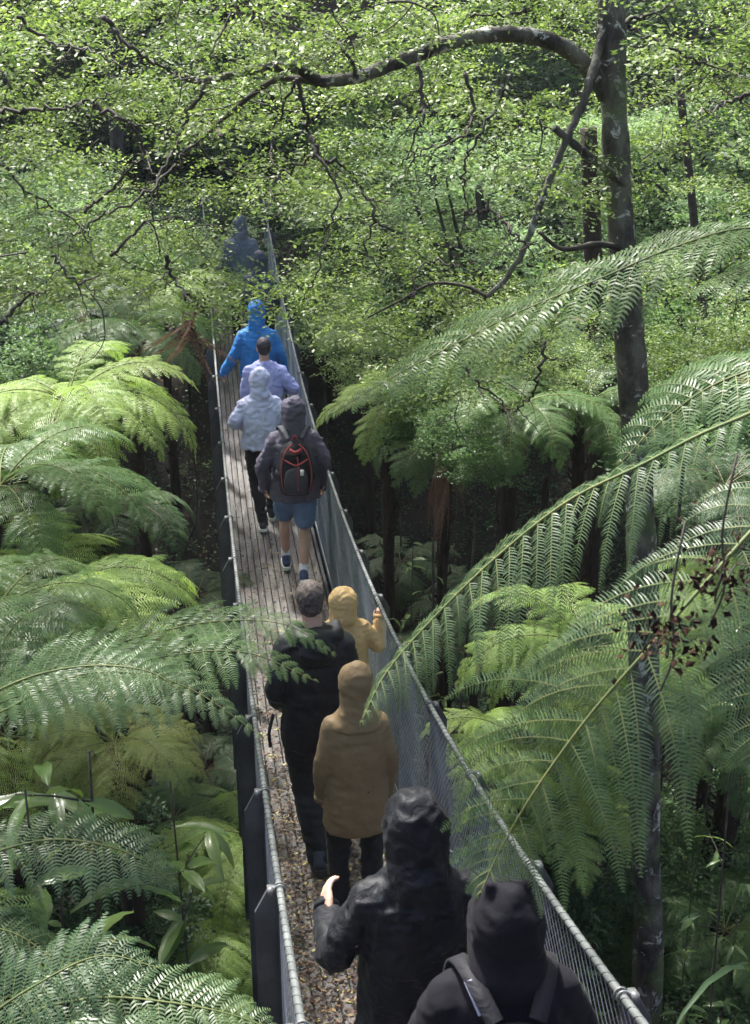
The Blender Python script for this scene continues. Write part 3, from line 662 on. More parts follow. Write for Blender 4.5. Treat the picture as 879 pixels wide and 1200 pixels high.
    ok &= ~((O[:, 1] < 6.6) & (px > 370) & (py > 215))
    C = O[ok]; C = C[g.permutation(len(C))]
    # layered pads of foliage: thin out so that pads keep their distance, then fill each with radiating twigs
    keepc = []; cell = {}
    for c in C:
        key = (int(c[0] // .34), int(c[1] // .5), int(c[2] // .17))
        if cell.get(key, 0) < 1: cell[key] = 1; keepc.append(c)
        if len(keepc) >= 1150: break
    C = np.array(keepc); m = 15; rp = g.uniform(.12, .3, len(C))
    a = g.uniform(0, 2 * np.pi, (len(C), m)); q = g.uniform(.05, 1, (len(C), m)) ** .7
    O = np.stack([C[:, :1] + np.cos(a) * q * rp[:, None], C[:, 1:2] + np.sin(a) * q * rp[:, None], C[:, 2:] + g.normal(0, .028, (len(C), m)) - .25 * q ** 2 * rp[:, None]], -1).reshape(-1, 3)
    D = np.stack([np.cos(a), np.sin(a), g.normal(-.25, .2, a.shape)], -1).reshape(-1, 3)
    mb = MB(); leaf_sprays(mb, O, D, g.uniform(.12, .22, len(O)), 17, .031, g, 0, .5, .5)
    cc = [(240, 356), (268, 356), (296, 352), (318, 354), (345, 358), (222, 352), (335, 345), (205, 362), (283, 358)]
    O2 = np.concatenate([PY(x, y, 8.0) + g.normal(0, 1, (13, 3)) * A(.09, .25, .06) for x, y in cc]); a = g.uniform(0, 6.28, len(O2)); D2 = np.stack([np.cos(a), np.sin(a), g.uniform(-.1, .5, len(O2))], 1)
    leaf_sprays(mb, O2, D2, .2, 14, .042, g, 0, .5, .38)
    c = mb.build('crown', M['leaf']); tag(c, kind='stuff'); wparent(c, root, foot)
    # fine twigs inside the sprays
    mb = MB(); sel = O[g.random(len(O)) < .3]; dd = nrm(D[g.integers(0, len(D), len(sel))]) 
    r = .0013; L_ = .3
    V = np.stack([sel + A(0, 0, r), sel + A(r, 0, -r), sel + A(-r, 0, -r), sel + dd * L_ - A(0, 0, .05)], 1).reshape(-1, 3); b = np.arange(len(sel))[:, None] * 4
    mb.add(V, np.concatenate([np.concatenate([b, b + 1, b + 3], 1), np.concatenate([b + 1, b + 2, b + 3], 1), np.concatenate([b + 2, b, b + 3], 1)]))
    gr = random.Random(9)
    for k in range(420):          # crooked dead twigs hanging through the leaves
        p = A(*C[gr.randrange(len(C))]) + A(gr.uniform(-.1, .1), -.15, gr.uniform(-.1, .1)); d = nrm(A(gr.uniform(-1, 1), gr.uniform(-.4, .4), gr.uniform(-1.1, .3))); pts = [p]
        for q in range(7):
            d = nrm(d + A(gr.uniform(-.5, .5), gr.uniform(-.3, .3), gr.uniform(-.5, .35))); pts.append(pts[-1] + d * gr.uniform(.05, .1))
        tube(mb, catmull(pts, 14), np.linspace(gr.uniform(.0025, .0055), .001, 14), 4)
    c = mb.build('twiglets', M['twig']); tag(c, kind='stuff'); wparent(c, root, foot)
near_tree()

# ------------------------------------------------------------------ forest trees and shrubs behind
def crown_mesh(name, mats, seed, n=420, K=20, leaf=.05, rad=(1, 1, .75), Ls=(.3, .6), lobes=9, weep=.0):
    g = np.random.default_rng(seed); C = g.normal(0, .55, (lobes, 3)) * A(*rad); C = C / np.maximum(1, np.linalg.norm(C / A(*rad), axis=1, keepdims=True)); R_ = g.uniform(.22, .42, lobes)
    k = g.integers(0, lobes, n); dv = nrm(g.normal(0, 1, (n, 3))); dv[:, 2] = np.abs(dv[:, 2]) * np.where(g.random(n) < .75, 1, -.6)
    O = C[k] + dv * (R_[k] * g.uniform(.55, 1, n) ** .5)[:, None]
    D = nrm(dv * A(1, 1, .35) + g.normal(0, .3, (n, 3)) - A(0, 0, weep))
    mb = MB(); leaf_sprays(mb, O - D * .12, D, g.uniform(*Ls, n), K, leaf, g, 0, .4, .5)
    return mb.mesh(name, mats), C
CR = {}
for mk, sz in (('leaf_mid', .05), ('leaf_pale', .045), ('leaf_dark', .055), ('leaf', .04)):
    for v in range(2):
        CR[mk, v] = crown_mesh('crown', M[mk], 300 + v * 7 + len(mk), 700, 22, sz, Ls=(.16, .36), lobes=14)
def limbs_mesh(C, seed, mat, f=1):
    g = random.Random(seed); mb = MB(); base = A(0, 0, -1.1)
    tube(mb, catmull([A(0, 0, -2.6), base, A(.05, .03, -.3), A(0, 0, .25)], 16), np.linspace(.075, .03, 16) * f, 8)
    for c in C:
        s = base + A(0, 0, g.uniform(0, .8)); tube(mb, catmull([s, (s + c) / 2 + A(0, 0, -.05), c], 10), np.linspace(.028, .007, 10) * f, 5)
    return mb.mesh('trunk', mat)
LMS = {k: limbs_mesh(v[1], i, M['bark'], .28) for i, (k, v) in enumerate(CR.items())}
LM = {k: limbs_mesh(v[1], i, M['bark']) for i, (k, v) in enumerate(CR.items())}
def forest_tree(c, r, mk, v, label, group, seed, cat='tree', name='forest_tree', sq=.9):
    g = random.Random(seed); zb = float(gz(c[0], c[1]))
    root = thing(name, label, cat, (c[0], c[1], zb), 0, group)
    o = link('crown', CR[mk, v][0], root); o['kind'] = 'stuff'; o.location = (0, 0, c[2] - zb); rz = g.uniform(0, 6.28); o.rotation_euler = (0, 0, rz); o.scale = (r, r, r * sq)
    t = link('trunk', (LMS if cat == 'shrub' else LM)[mk, v], root); t.location = o.location; t.rotation_euler = (0, 0, rz); t.scale = (r, r, r * sq)
    if c[2] - 2.6 * r * sq > zb:
        mb = MB(); hh = c[2] - zb - 2.3 * r * sq; tube(mb, catmull([A(g.uniform(-.5, .5), g.uniform(-.5, .5), -.1), A(g.uniform(-.2, .2), 0, hh * .4), A(0, 0, hh)], 8) if 1 else 0, np.linspace(.014 if cat == 'shrub' else .02 + .03 * r, .01 if cat == 'shrub' else .015 + .025 * r, 8), 8); mb.build('lower_trunk', M['bark'], root)
    return root
g = random.Random(77)
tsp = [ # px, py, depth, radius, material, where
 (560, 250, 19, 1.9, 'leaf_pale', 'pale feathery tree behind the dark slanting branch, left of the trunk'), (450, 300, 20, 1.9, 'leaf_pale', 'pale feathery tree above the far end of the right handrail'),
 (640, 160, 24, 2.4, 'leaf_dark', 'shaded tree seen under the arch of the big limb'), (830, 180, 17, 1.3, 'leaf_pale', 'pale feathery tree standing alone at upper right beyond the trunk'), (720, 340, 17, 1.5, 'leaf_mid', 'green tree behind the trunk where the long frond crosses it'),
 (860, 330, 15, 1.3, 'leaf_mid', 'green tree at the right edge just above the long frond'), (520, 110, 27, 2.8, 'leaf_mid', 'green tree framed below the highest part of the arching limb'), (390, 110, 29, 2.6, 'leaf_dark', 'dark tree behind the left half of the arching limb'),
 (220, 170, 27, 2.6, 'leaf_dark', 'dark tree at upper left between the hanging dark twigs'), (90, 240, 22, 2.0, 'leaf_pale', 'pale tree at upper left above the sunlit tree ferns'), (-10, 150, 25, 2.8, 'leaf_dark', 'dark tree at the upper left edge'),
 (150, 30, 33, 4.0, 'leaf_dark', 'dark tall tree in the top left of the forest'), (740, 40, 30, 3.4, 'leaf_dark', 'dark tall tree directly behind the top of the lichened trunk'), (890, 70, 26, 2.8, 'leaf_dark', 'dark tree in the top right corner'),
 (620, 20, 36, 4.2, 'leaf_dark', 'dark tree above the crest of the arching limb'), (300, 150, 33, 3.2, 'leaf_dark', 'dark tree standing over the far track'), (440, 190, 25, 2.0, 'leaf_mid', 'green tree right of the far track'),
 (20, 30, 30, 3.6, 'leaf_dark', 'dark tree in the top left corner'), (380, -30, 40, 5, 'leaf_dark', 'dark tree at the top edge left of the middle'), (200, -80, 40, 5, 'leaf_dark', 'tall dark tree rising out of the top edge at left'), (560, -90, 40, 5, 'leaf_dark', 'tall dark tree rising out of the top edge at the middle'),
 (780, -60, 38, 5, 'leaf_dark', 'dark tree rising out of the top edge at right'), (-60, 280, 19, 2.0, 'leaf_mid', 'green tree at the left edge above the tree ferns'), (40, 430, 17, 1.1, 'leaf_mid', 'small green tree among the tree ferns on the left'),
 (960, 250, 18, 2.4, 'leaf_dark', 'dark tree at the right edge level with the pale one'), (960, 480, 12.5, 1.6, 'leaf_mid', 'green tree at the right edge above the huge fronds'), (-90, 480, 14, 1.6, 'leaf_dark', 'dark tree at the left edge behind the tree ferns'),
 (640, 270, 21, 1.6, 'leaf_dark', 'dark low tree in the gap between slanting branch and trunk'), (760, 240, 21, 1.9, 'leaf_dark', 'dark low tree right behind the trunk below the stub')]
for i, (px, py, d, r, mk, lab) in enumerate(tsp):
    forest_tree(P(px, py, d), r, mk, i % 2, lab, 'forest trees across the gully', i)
# bigger wood far off, seen only in gaps
for i in range(26):
    y = g.uniform(38, 85); x = g.uniform(-.42, .42) * y; z = gz(x, y)
    forest_tree(A(x, y, z + g.uniform(2.5, 6)), g.uniform(3.5, 5.5), 'leaf_dark', i % 2, 'distant tree of the forest rising behind everything else', 'distant forest trees', 900 + i, sq=1.1)
# unseen canopy trees, added beyond the frame to shade the forest behind
for i, (x, y, z, r) in enumerate([(9, 15, 3, 3)] + [(-10 + 5.2 * (k % 5) + 1.3 * math.sin(k * 2.1), 20 + 5.2 * (k // 5) + math.cos(k * 3.3), 7 + 1.5 * math.sin(k) + (k // 5) * 1.2, 2.9) for k in range(20) if k not in (2, 3, 7, 8, 13)]):
    forest_tree(A(x, y, z), r, 'leaf_mid', i % 2, 'unseen tall tree added outside the picture to shade the gully', 'unseen added shade trees around the gully', 1500 + i)
# understorey shrubs
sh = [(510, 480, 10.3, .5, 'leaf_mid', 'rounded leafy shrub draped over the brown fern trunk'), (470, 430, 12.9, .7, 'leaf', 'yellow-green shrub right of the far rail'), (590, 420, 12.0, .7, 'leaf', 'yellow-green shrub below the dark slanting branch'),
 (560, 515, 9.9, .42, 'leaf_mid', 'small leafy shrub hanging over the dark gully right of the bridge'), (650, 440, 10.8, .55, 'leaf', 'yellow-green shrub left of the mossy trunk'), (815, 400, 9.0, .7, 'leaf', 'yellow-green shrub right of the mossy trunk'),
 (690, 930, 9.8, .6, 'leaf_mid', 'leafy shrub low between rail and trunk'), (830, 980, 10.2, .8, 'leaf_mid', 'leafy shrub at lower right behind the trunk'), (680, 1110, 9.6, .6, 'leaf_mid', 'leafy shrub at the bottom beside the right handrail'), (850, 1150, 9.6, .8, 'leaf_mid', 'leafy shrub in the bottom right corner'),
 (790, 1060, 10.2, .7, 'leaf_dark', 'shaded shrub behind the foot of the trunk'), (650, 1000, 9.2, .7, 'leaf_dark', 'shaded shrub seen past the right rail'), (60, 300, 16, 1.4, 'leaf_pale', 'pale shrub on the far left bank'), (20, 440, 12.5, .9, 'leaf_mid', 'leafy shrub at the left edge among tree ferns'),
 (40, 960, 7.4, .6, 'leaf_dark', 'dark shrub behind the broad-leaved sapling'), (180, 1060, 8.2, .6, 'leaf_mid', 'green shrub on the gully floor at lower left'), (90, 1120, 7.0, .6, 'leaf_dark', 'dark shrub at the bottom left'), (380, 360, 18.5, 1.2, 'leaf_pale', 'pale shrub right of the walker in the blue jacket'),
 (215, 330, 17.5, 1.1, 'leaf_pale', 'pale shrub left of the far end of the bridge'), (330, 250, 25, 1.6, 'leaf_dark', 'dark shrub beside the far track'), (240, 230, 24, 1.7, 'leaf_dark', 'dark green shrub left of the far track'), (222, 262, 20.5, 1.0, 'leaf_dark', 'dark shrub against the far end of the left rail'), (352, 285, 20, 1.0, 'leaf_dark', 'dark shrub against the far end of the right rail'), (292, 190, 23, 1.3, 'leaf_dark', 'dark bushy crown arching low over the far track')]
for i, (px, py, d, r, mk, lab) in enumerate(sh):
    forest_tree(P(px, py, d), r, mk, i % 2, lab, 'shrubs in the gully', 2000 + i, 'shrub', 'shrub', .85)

# bare mossy trunk seen behind the near one
def back_trunk(px0, py0, px1, py1, Y, r, label, mat='bark'):
    b = PY(px1, py1, Y); b[2] = gz(b[0], b[1]) - .2; t = PY(px0, py0, Y)
    root = thing('bare_tree', label, 'tree', tuple(b)); mb = MB(); pa = catmull([b, PY(px1, py1, Y), (PY(px1, py1, Y) + t) / 2 + A(.05, 0, 0), t], 24); tube(mb, pa, np.linspace(r * 1.2, r * .7, 24), 10)
    wparent(mb.build('trunk', M[mat]), root, b)
back_trunk(690, 150, 694, 620, 13, .12, 'slim brown trunk just left of the lichened beech trunk', 'fibre')
back_trunk(505, -60, 500, 330, 24, .2, 'dark trunk standing in the forest above the pale trees')
back_trunk(795, 80, 840, 640, 12, .05, 'thin leaning pole stem right of the beech trunk', 'twig')
back_trunk(640, 560, 610, 760, 10, .03, 'thin pinkish stem leaning beyond the right fence', 'fibre')

# undergrowth: low leaves and fern tufts over the slopes, one mass
def undergrowth():
    g = np.random.default_rng(5); n = 8000
    x = g.uniform(-13, 13, n); y = g.uniform(2.5, 34, n); 
    cx = Q[0] - math.tan(Q[1]) * y; ok = ~((np.abs(x - cx) < .9) & (y > 18.5)); x, y = x[ok], y[ok]; n = len(x)
    x = np.concatenate([x, g.uniform(-5.5, 5, 8000)]); y = np.concatenate([y, g.uniform(8, 19, 8000)]); n = len(x)
    z = gz(x, y) + g.uniform(.02, .35, n); O = np.stack([x, y, z], 1); a = g.uniform(0, 2 * np.pi, n); D = np.stack([np.cos(a), np.sin(a), g.uniform(0, .9, n)], 1)
    k = g.random(n) < .8; mb = MB()
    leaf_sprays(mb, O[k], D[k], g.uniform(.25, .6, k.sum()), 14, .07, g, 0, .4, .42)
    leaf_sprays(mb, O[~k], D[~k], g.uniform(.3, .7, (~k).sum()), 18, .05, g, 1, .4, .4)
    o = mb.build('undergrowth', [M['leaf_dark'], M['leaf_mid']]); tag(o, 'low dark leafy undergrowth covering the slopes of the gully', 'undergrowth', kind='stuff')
    # fallen leaves and sticks
    mb = MB(); n = 14000; x = g.uniform(-9, 9, n); y = g.uniform(3, 22, n); z = gz(x, y) + .02
    c = np.stack([x, y, z + g.uniform(0, .03, n)], 1); a = g.uniform(0, 6.28, n); L = g.uniform(.02, .06, n)[:, None]
    d = np.stack([np.cos(a), np.sin(a), g.normal(0, .3, n)], 1) * L; e = np.stack([-np.sin(a), np.cos(a), g.normal(0, .3, n)], 1) * L * .4
    V = np.stack([c - d, c + e, c + d, c - e], 1).reshape(-1, 3); mb.add(V, np.arange(len(V)).reshape(-1, 4))
    o = mb.build('fallen_leaves', simple('fallen', (.03, .018, .012), .95, nscale=3, col2=(.09, .05, .03), spec=.1)); tag(o, 'brown fallen leaves strewn over the gully floor', 'leaf litter', kind='stuff')
undergrowth()

# ------------------------------------------------------------------ broad-leaved saplings and strap-leaved tufts
def broad_leaf_mesh(w=.3, curl=.35):
    mb = MB(); n = 9; V = []; F = []
    for i in range(n):
        t = i / (n - 1); ww = w * math.sin(math.pi * (t * .93 + .04)) ** .8 * (1 - .25 * t) * .5; z = .25 * t - curl * t * t * 1.3
        for u in (-1, -.5, 0, .5, 1): V.append((t, ww * u, z + .05 * abs(u) * (1 if abs(u) < .9 else .7) + .012 * math.sin(t * 22 + u * 2)))
    for i in range(n - 1):
        for j in range(4): F.append((i * 5 + j, i * 5 + j + 1, i * 5 + 6 + j, i * 5 + 5 + j))
    mb.add(V, F); return mb
BL = [broad_leaf_mesh(w, c).mesh('leaf', M['leaf_broad']) for w, c in ((.3, .35), (.26, .5), (.34, .25))]
def sapling(base, top, label, nl=26, L=.2, seed=0, r=.012, whorl=5, name='sapling'):
    g = random.Random(seed); root = thing(name, label, 'sapling', tuple(base)); off = np.asarray(base)
    mb = MB(); pa = catmull([base, (base + top) / 2 + A(g.uniform(-.06, .06), 0, 0), top], 20); tube(mb, pa, np.linspace(r, r * .4, 20), 7); wparent(mb.build('stem', M['twig']), root, off)
    nt = max(1, nl // whorl)
    for k in range(nt):
        t = 1 - .6 * k / nt; c = pa[int(t * 19)]; tip = c
        if k:
            a = g.uniform(0, 6.28); dv = A(math.cos(a), math.sin(a), .35); tip = c + dv * L * g.uniform(.7, 1.6)
            mb = MB(); tube(mb, [c, (c + tip) / 2 + A(0, 0, .01), tip], [r * .5, r * .35, r * .2], 5); wparent(mb.build('twig', M['twig']), root, off)
        a0 = g.uniform(0, 6.28)
        for j in range(whorl):
            u = g.uniform(0, 1); at = tip * u + c * (1 - u) if k else pa[int(19 - 6 * u)]
            o = link('leaf', g.choice(BL), root); o.location = Vector(at - off); o.rotation_euler = (g.uniform(-.5, .5), g.uniform(-.3, .6), a0 + j * 2.4 + g.uniform(-.3, .3)); s = L * g.uniform(.55, 1.15); o.scale = (s, s, s)
    return root
def gp(px, py, d):
    p = P(px, py, d); return A(p[0], p[1], gz(p[0], p[1]))
sapling(gp(95, 930, 5.3), P(105, 880, 5.25), 'broad-leaved sapling with long light green leaves at left above the lower ferns', 60, .3, 1, .014)
sapling(gp(195, 960, 5.7), P(200, 915, 5.7), 'young sapling with glossy leaves between the broad-leaved one and the deck', 40, .24, 2, .01)
sapling(gp(40, 1000, 5.2), P(30, 925, 4.9), 'broad-leaved sapling at the left edge with drooping leaves', 40, .24, 3, .011)
sapling(gp(60, 1100, 5.4), P(70, 1040, 5.4), 'low sapling with rounded leaves near the bottom left', 20, .16, 9, .012)
sapling(gp(490, 640, 12), P(485, 605, 11), 'small lime-leaved sapling catching light in the dark right of the bridge', 30, .15, 4, .008)
sapling(gp(530, 670, 11), P(520, 650, 10.5), 'pale-leaved seedling below the hanging brown trunk', 25, .12, 5, .008)
sapling(gp(700, 1000, 9.3), P(700, 1010, 9.0), 'light green sapling between the right handrail and the trunk', 35, .11, 6, .008)
sapling(gp(700, 1120, 9.2), P(700, 1085, 8.9), 'small bright sapling low left of the trunk foot', 30, .11, 7, .008)
sapling(gp(830, 1080, 9.3), P(835, 1040, 9.0), 'light green sapling right of the trunk foot', 35, .12, 8, .008)
sapling(gp(940, 640, 5.0), P(900, 395, 5.0), 'leafy sapling poking in from the right edge below the long pale frond', 20, .13, 10, .008)
for i, (px, py, lab) in enumerate([(655, 1125, 'light green sapling close beyond the right handrail at the bottom'), (695, 1035, 'lime-leaved sapling just left of the lower trunk'), (815, 1005, 'lime-leaved sapling just right of the lower trunk under the fronds'),
        (865, 1075, 'bright sapling near the right edge at the bottom'), (810, 1150, 'light green seedling at the bottom right of the trunk foot'), (715, 1160, 'light green seedling at the very bottom left of the trunk foot')]):
    sapling(gp(px, py + 20, 8.4), P(px, py, 8.3), lab, 40, .13, 40 + i, .007)
def strap_tuft(c, label, n=26, L=.8, seed=0, w=.016, mat='fern', group='strap-leaved tufts', ang=None):
    g = random.Random(seed); root = thing('strap_leaved_plant', label, 'grass tuft', tuple(c), 0, group)
    for k in range(n):
        a = g.uniform(0, 6.28) if ang is None else g.uniform(*ang); el = g.uniform(.7, 1.35); l = L * g.uniform(.6, 1.1); m = 8; V = []
        for i in range(m):
            t = i / (m - 1); e2 = el - 1.9 * t * t; 
            p = A(0, 0, 0) if i == 0 else p + A(math.cos(a) * math.cos(e2), math.sin(a) * math.cos(e2), math.sin(e2)) * l / (m - 1)
            ww = w * (1 - t ** 2) * .5 + .001; s = A(-math.sin(a), math.cos(a), 0) * ww
            V += [p - s + A(0, 0, ww * .5), p, p + s + A(0, 0, ww * .5)]
        F = [(i * 3 + j, i * 3 + j + 1, i * 3 + j + 4, i * 3 + j + 3) for i in range(m - 1) for j in range(2)]
        mb = MB(); mb.add(V, F); mb.build('blade', M[mat], root)
for i, (px, py, d, L, m, lab) in enumerate([(285, 1065, 8, .9, 'fern', 'strap-leaved tuft between the pale ferns and the left fence'), (265, 960, 9, .8, 'fern_dark', 'dark strap-leaved tuft on the slope left of the deck'), (225, 900, 9.8, .7, 'fern_dark', 'dark strap-leaved tuft in the shade under the yellow ferns'),
        (310, 1120, 7.6, .8, 'fern', 'green strap-leaved tuft at the foot of the left fence'), (880, 1180, 6, 1.2, 'fern_blue', 'glossy long-bladed tuft in the bottom right corner')]):
    strap_tuft(gp(px, py, d) + A(0, 0, 0) if i < 4 else P(900, 1190, 5.6), lab, 26 if i < 4 else 9, L, i, .03 if i < 4 else .045, m if i < 4 else 'fern_dark')
# shrivelled dark seed heads hanging on the big right frond
def dead_cluster(c, label, seed, n=110, sp=.11):
    g = np.random.default_rng(seed); root = thing('withered_leaves', label, 'withered leaves', tuple(c))
    mb = MB(); tube(mb, catmull([A(.02, .02, .28), A(0, 0, .1), A(.02, 0, -.04), A(0, .02, -.16)], 12), .003, 4); mb.build('twig', M['twig'], root)
    for k in range(5): 
        mb = MB(); q = g.normal(0, sp * .5, 3); tube(mb, [A(0, 0, g.uniform(-.1, .1)), q * .5 + A(0, 0, .01), q], .002, 4); mb.build('twig', M['twig'], root)
    mb = MB()
    for k in range(n):
        p = g.normal(0, sp * .5, 3) * A(1, .7, .9); d = nrm(g.normal(0, 1, 3) - A(0, 0, .5)); s = nrm(np.cross(d, g.normal(0, 1, 3))); l = g.uniform(.012, .032)
        mb.add([p, p + d * l * .4 + s * l * .35, p + d * l - s * l * .1, p + d * l * .5 - s * l * .3, p + d * l * .5 + np.cross(d, s) * l * .3], [(0, 1, 4), (1, 2, 4), (2, 3, 4), (3, 0, 4)])
    o = mb.build('leaf_mass', simple('withered', (.014, .008, .006), .9, nscale=30, col2=(.04, .022, .014), spec=.1), root); o['kind'] = 'stuff'
dead_cluster(P(783, 745, 3.0), 'dark shrivelled leaf cluster hanging in front of the huge right frond, the lower one', 1)
dead_cluster(P(842, 668, 3.0), 'dark shrivelled leaf cluster near the right edge, the upper one', 2, 90)

# ------------------------------------------------------------------ people
def cap3(mb, pts, rads, sides=14, sx=1.0, mi=0):
    """closed tapered limb through pts with rounded ends"""
    pts = np.asarray(pts, float); rads = np.asarray(rads, float)
    n = max(8, 6 * (len(pts) - 1)); pa = catmull(pts, n) if len(pts) > 2 else pts[0] + (pts[1] - pts[0]) * np.linspace(0, 1, n)[:, None]
    rr = np.interp(np.linspace(0, len(pts) - 1, n), range(len(pts)), rads)
    T0 = nrm(pa[0] - pa[1]); T1 = nrm(pa[-1] - pa[-2]); a = np.array([.98, .8, .5, .2])
    pre = [pa[0] + T0 * rr[0] * q for q in a]; post = [pa[-1] + T1 * rr[-1] * q for q in a[::-1]]
    rp = [rr[0] * math.sqrt(max(.01, 1 - q * q)) for q in a]; ro = [rr[-1] * math.sqrt(max(.01, 1 - q * q)) for q in a[::-1]]
    return tube(mb, np.vstack([pre, pa, post]), np.concatenate([rp, rr, ro]), sides, mi)
def ell(mb, c, r, rot=None, n=14, mi=0):
    th = np.linspace(0, np.pi, n)[1:-1]; ph = np.linspace(0, 2 * np.pi, 2 * n, endpoint=False)
    V = [(math.sin(t) * math.cos(p), math.sin(t) * math.sin(p), math.cos(t)) for t in th for p in ph] + [(0, 0, 1), (0, 0, -1)]
    V = np.array(V) * np.asarray(r, float)
    if rot is not None: V = V @ np.array(Matrix.Rotation(rot[0], 3, rot[1])).T
    V = V + np.asarray(c); m = 2 * n; F = []; k = len(th)
    for i in range(k - 1):
        for j in range(m): F.append((i * m + j, i * m + m + j, i * m + m + (j + 1) % m, i * m + (j + 1) % m))
    base = mb.n; mb.add(V, F, mi)
    mb.f.append(np.array([(base + k * m, base + j, base + (j + 1) % m) for j in range(m)])); mb.m.append(mi)
    mb.f.append(np.array([(base + k * m + 1, base + (k - 1) * m + (j + 1) % m, base + (k - 1) * m + j) for j in range(m)])); mb.m.append(mi)
    return mb
def loft(mb, rings, sides=24, mi=0, pw=2.3):
    """closed body of super-elliptic rings (z, cx, cy, rx, ry)"""
    a = np.linspace(0, 2 * np.pi, sides, endpoint=False); ca, sa = np.cos(a), np.sin(a)
    cx_, sy_ = np.sign(ca) * np.abs(ca) ** (2 / pw), np.sign(sa) * np.abs(sa) ** (2 / pw)
    rings = np.asarray(rings, float); k = np.linspace(0, len(rings) - 1, len(rings) * 4); rr = np.stack([np.interp(k, range(len(rings)), rings[:, i]) for i in range(5)], 1)
    V = np.stack([rr[:, 1:2] + rr[:, 3:4] * cx_, rr[:, 2:3] + rr[:, 4:5] * sy_, np.repeat(rr[:, 0:1], sides, 1)], -1).reshape(-1, 3)
    n = len(rr); F = [(i * sides + j, i * sides + (j + 1) % sides, (i + 1) * sides + (j + 1) % sides, (i + 1) * sides + j) for i in range(n - 1) for j in range(sides)]
    base = mb.n; mb.add(V, F, mi); mb.add([V[:sides].mean(0), V[-sides:].mean(0)], [(0, 1, 1)] * 0 or np.zeros((0, 3), int)) if 0 else None
    mb.v.append(np.array([V[:sides].mean(0), V[-sides:].mean(0)])); k = mb.n; mb.n += 2
    mb.f.append(np.array([(k, base + (j + 1) % sides, base + j) for j in range(sides)])); mb.m.append(mi)
    e = base + (n - 1) * sides; mb.f.append(np.array([(k + 1, e + j, e + (j + 1) % sides) for j in range(sides)])); mb.m.append(mi)
    return mb
def fuse(mb, name, mat, voxel=.012, smooth=6, wr=None, seed=0):
    """union the overlapping shapes into one skin, smooth it, then press cloth folds into it"""
    me = mb.mesh('tmp', mat); o = bpy.data.objects.new('tmp', me); COL.objects.link(o)
    r = o.modifiers.new('r', 'REMESH'); r.mode = 'VOXEL'; r.voxel_size = voxel; r.use_smooth_shade = True
    s = o.modifiers.new('s', 'SMOOTH'); s.factor = .5; s.iterations = smooth
    bpy.context.view_layer.update(); dg = bpy.context.evaluated_depsgraph_get()
    m2 = bpy.data.meshes.new_from_object(o.evaluated_get(dg)); m2.name = name
    bpy.data.objects.remove(o); bpy.data.meshes.remove(me)
    m2.materials.clear(); m2.materials.append(mat)
    if wr:
        n = len(m2.vertices); co = np.empty(n * 3); m2.vertices.foreach_get('co', co); co = co.reshape(-1, 3)
        no = np.empty(n * 3); m2.vertices.foreach_get('normal', no); no = no.reshape(-1, 3)
        amp, f1, sc = wr; amp *= 1.5; d = np.empty(n)
        for i, (x, y, z) in enumerate(co):
            q = mnoise.noise(Vector((x * f1 * sc[0] + seed, y * f1 * sc[1], z * f1 * sc[2])))
            q2 = mnoise.noise(Vector((x * f1 * 2.3 * sc[1] + 5, y * f1 * 2 + seed, z * f1 * 2.6 * sc[0])))
            d[i] = (1 - abs(q) * 2.6) * .7 + (1 - abs(q2) * 2.6) * .4 - .45
        co = co + no * (d * amp)[:, None]; m2.vertices.foreach_set('co', co.ravel()); m2.update()
    m2.polygons.foreach_set('use_smooth', np.ones(len(m2.polygons), bool))
    return m2
def cloth(name, col, rough=.75, spec=.35, fold=18, bump=.35, wet=0, col2=None):
    m, t, N, L = newmat(name); out = N('ShaderNodeOutputMaterial'); bs = N('ShaderNodeBsdfPrincipled'); L(bs.outputs[0], out.inputs[0])
    tc = N('ShaderNodeTexCoord'); c2 = col2 or tuple(c * .78 for c in col)
    n0 = N('ShaderNodeTexNoise'); n0.inputs['Scale'].default_value = 4; n0.inputs['Detail'].default_value = 6; L(tc.outputs['Object'], n0.inputs[0])
    r = ramp(N, [(.35, c2), (.65, col)]); L(n0.outputs['Fac'], r.inputs[0]); L(r.outputs[0], bs.inputs['Base Color'])
    rr = N('ShaderNodeMapRange'); rr.inputs[1].default_value = .4; rr.inputs[2].default_value = .62; rr.inputs[3].default_value = rough; rr.inputs[4].default_value = rough - wet; L(n0.outputs['Fac'], rr.inputs[0]); L(rr.outputs[0], bs.inputs['Roughness'])
    bs.inputs['Specular IOR Level'].default_value = spec; bs.inputs['Sheen Weight'].default_value = .02
    n1 = N('ShaderNodeTexNoise'); n1.inputs['Scale'].default_value = fold; n1.inputs['Detail'].default_value = 3; n1.inputs['Distortion'].default_value = 1.2; L(tc.outputs['Object'], n1.inputs[0])
    n2 = N('ShaderNodeTexNoise'); n2.inputs['Scale'].default_value = 260; L(tc.outputs['Object'], n2.inputs[0])
    ad = N('ShaderNodeMath'); ad.operation = 'MULTIPLY_ADD'; ad.inputs[1].default_value = .12; L(n2.outputs['Fac'], ad.inputs[0]); L(n1.outputs['Fac'], ad.inputs[2])
    bp = N('ShaderNodeBump'); bp.inputs['Strength'].default_value = bump; bp.inputs['Distance'].default_value = .02; L(ad.outputs[0], bp.inputs['Height']); L(bp.outputs[0], bs.inputs['Normal'])
    return m
SKIN = simple('skin', (.42, .25, .18), .5, nscale=9, col2=(.5, .31, .23), bump=.15, bscale=60)
BLACKTROU = cloth('black_trousers', (.012, .012, .014), .8)
SOLE = simple('sole', (.55, .58, .5), .6); DARKSOLE = simple('dark_sole', (.02, .02, .02), .7)
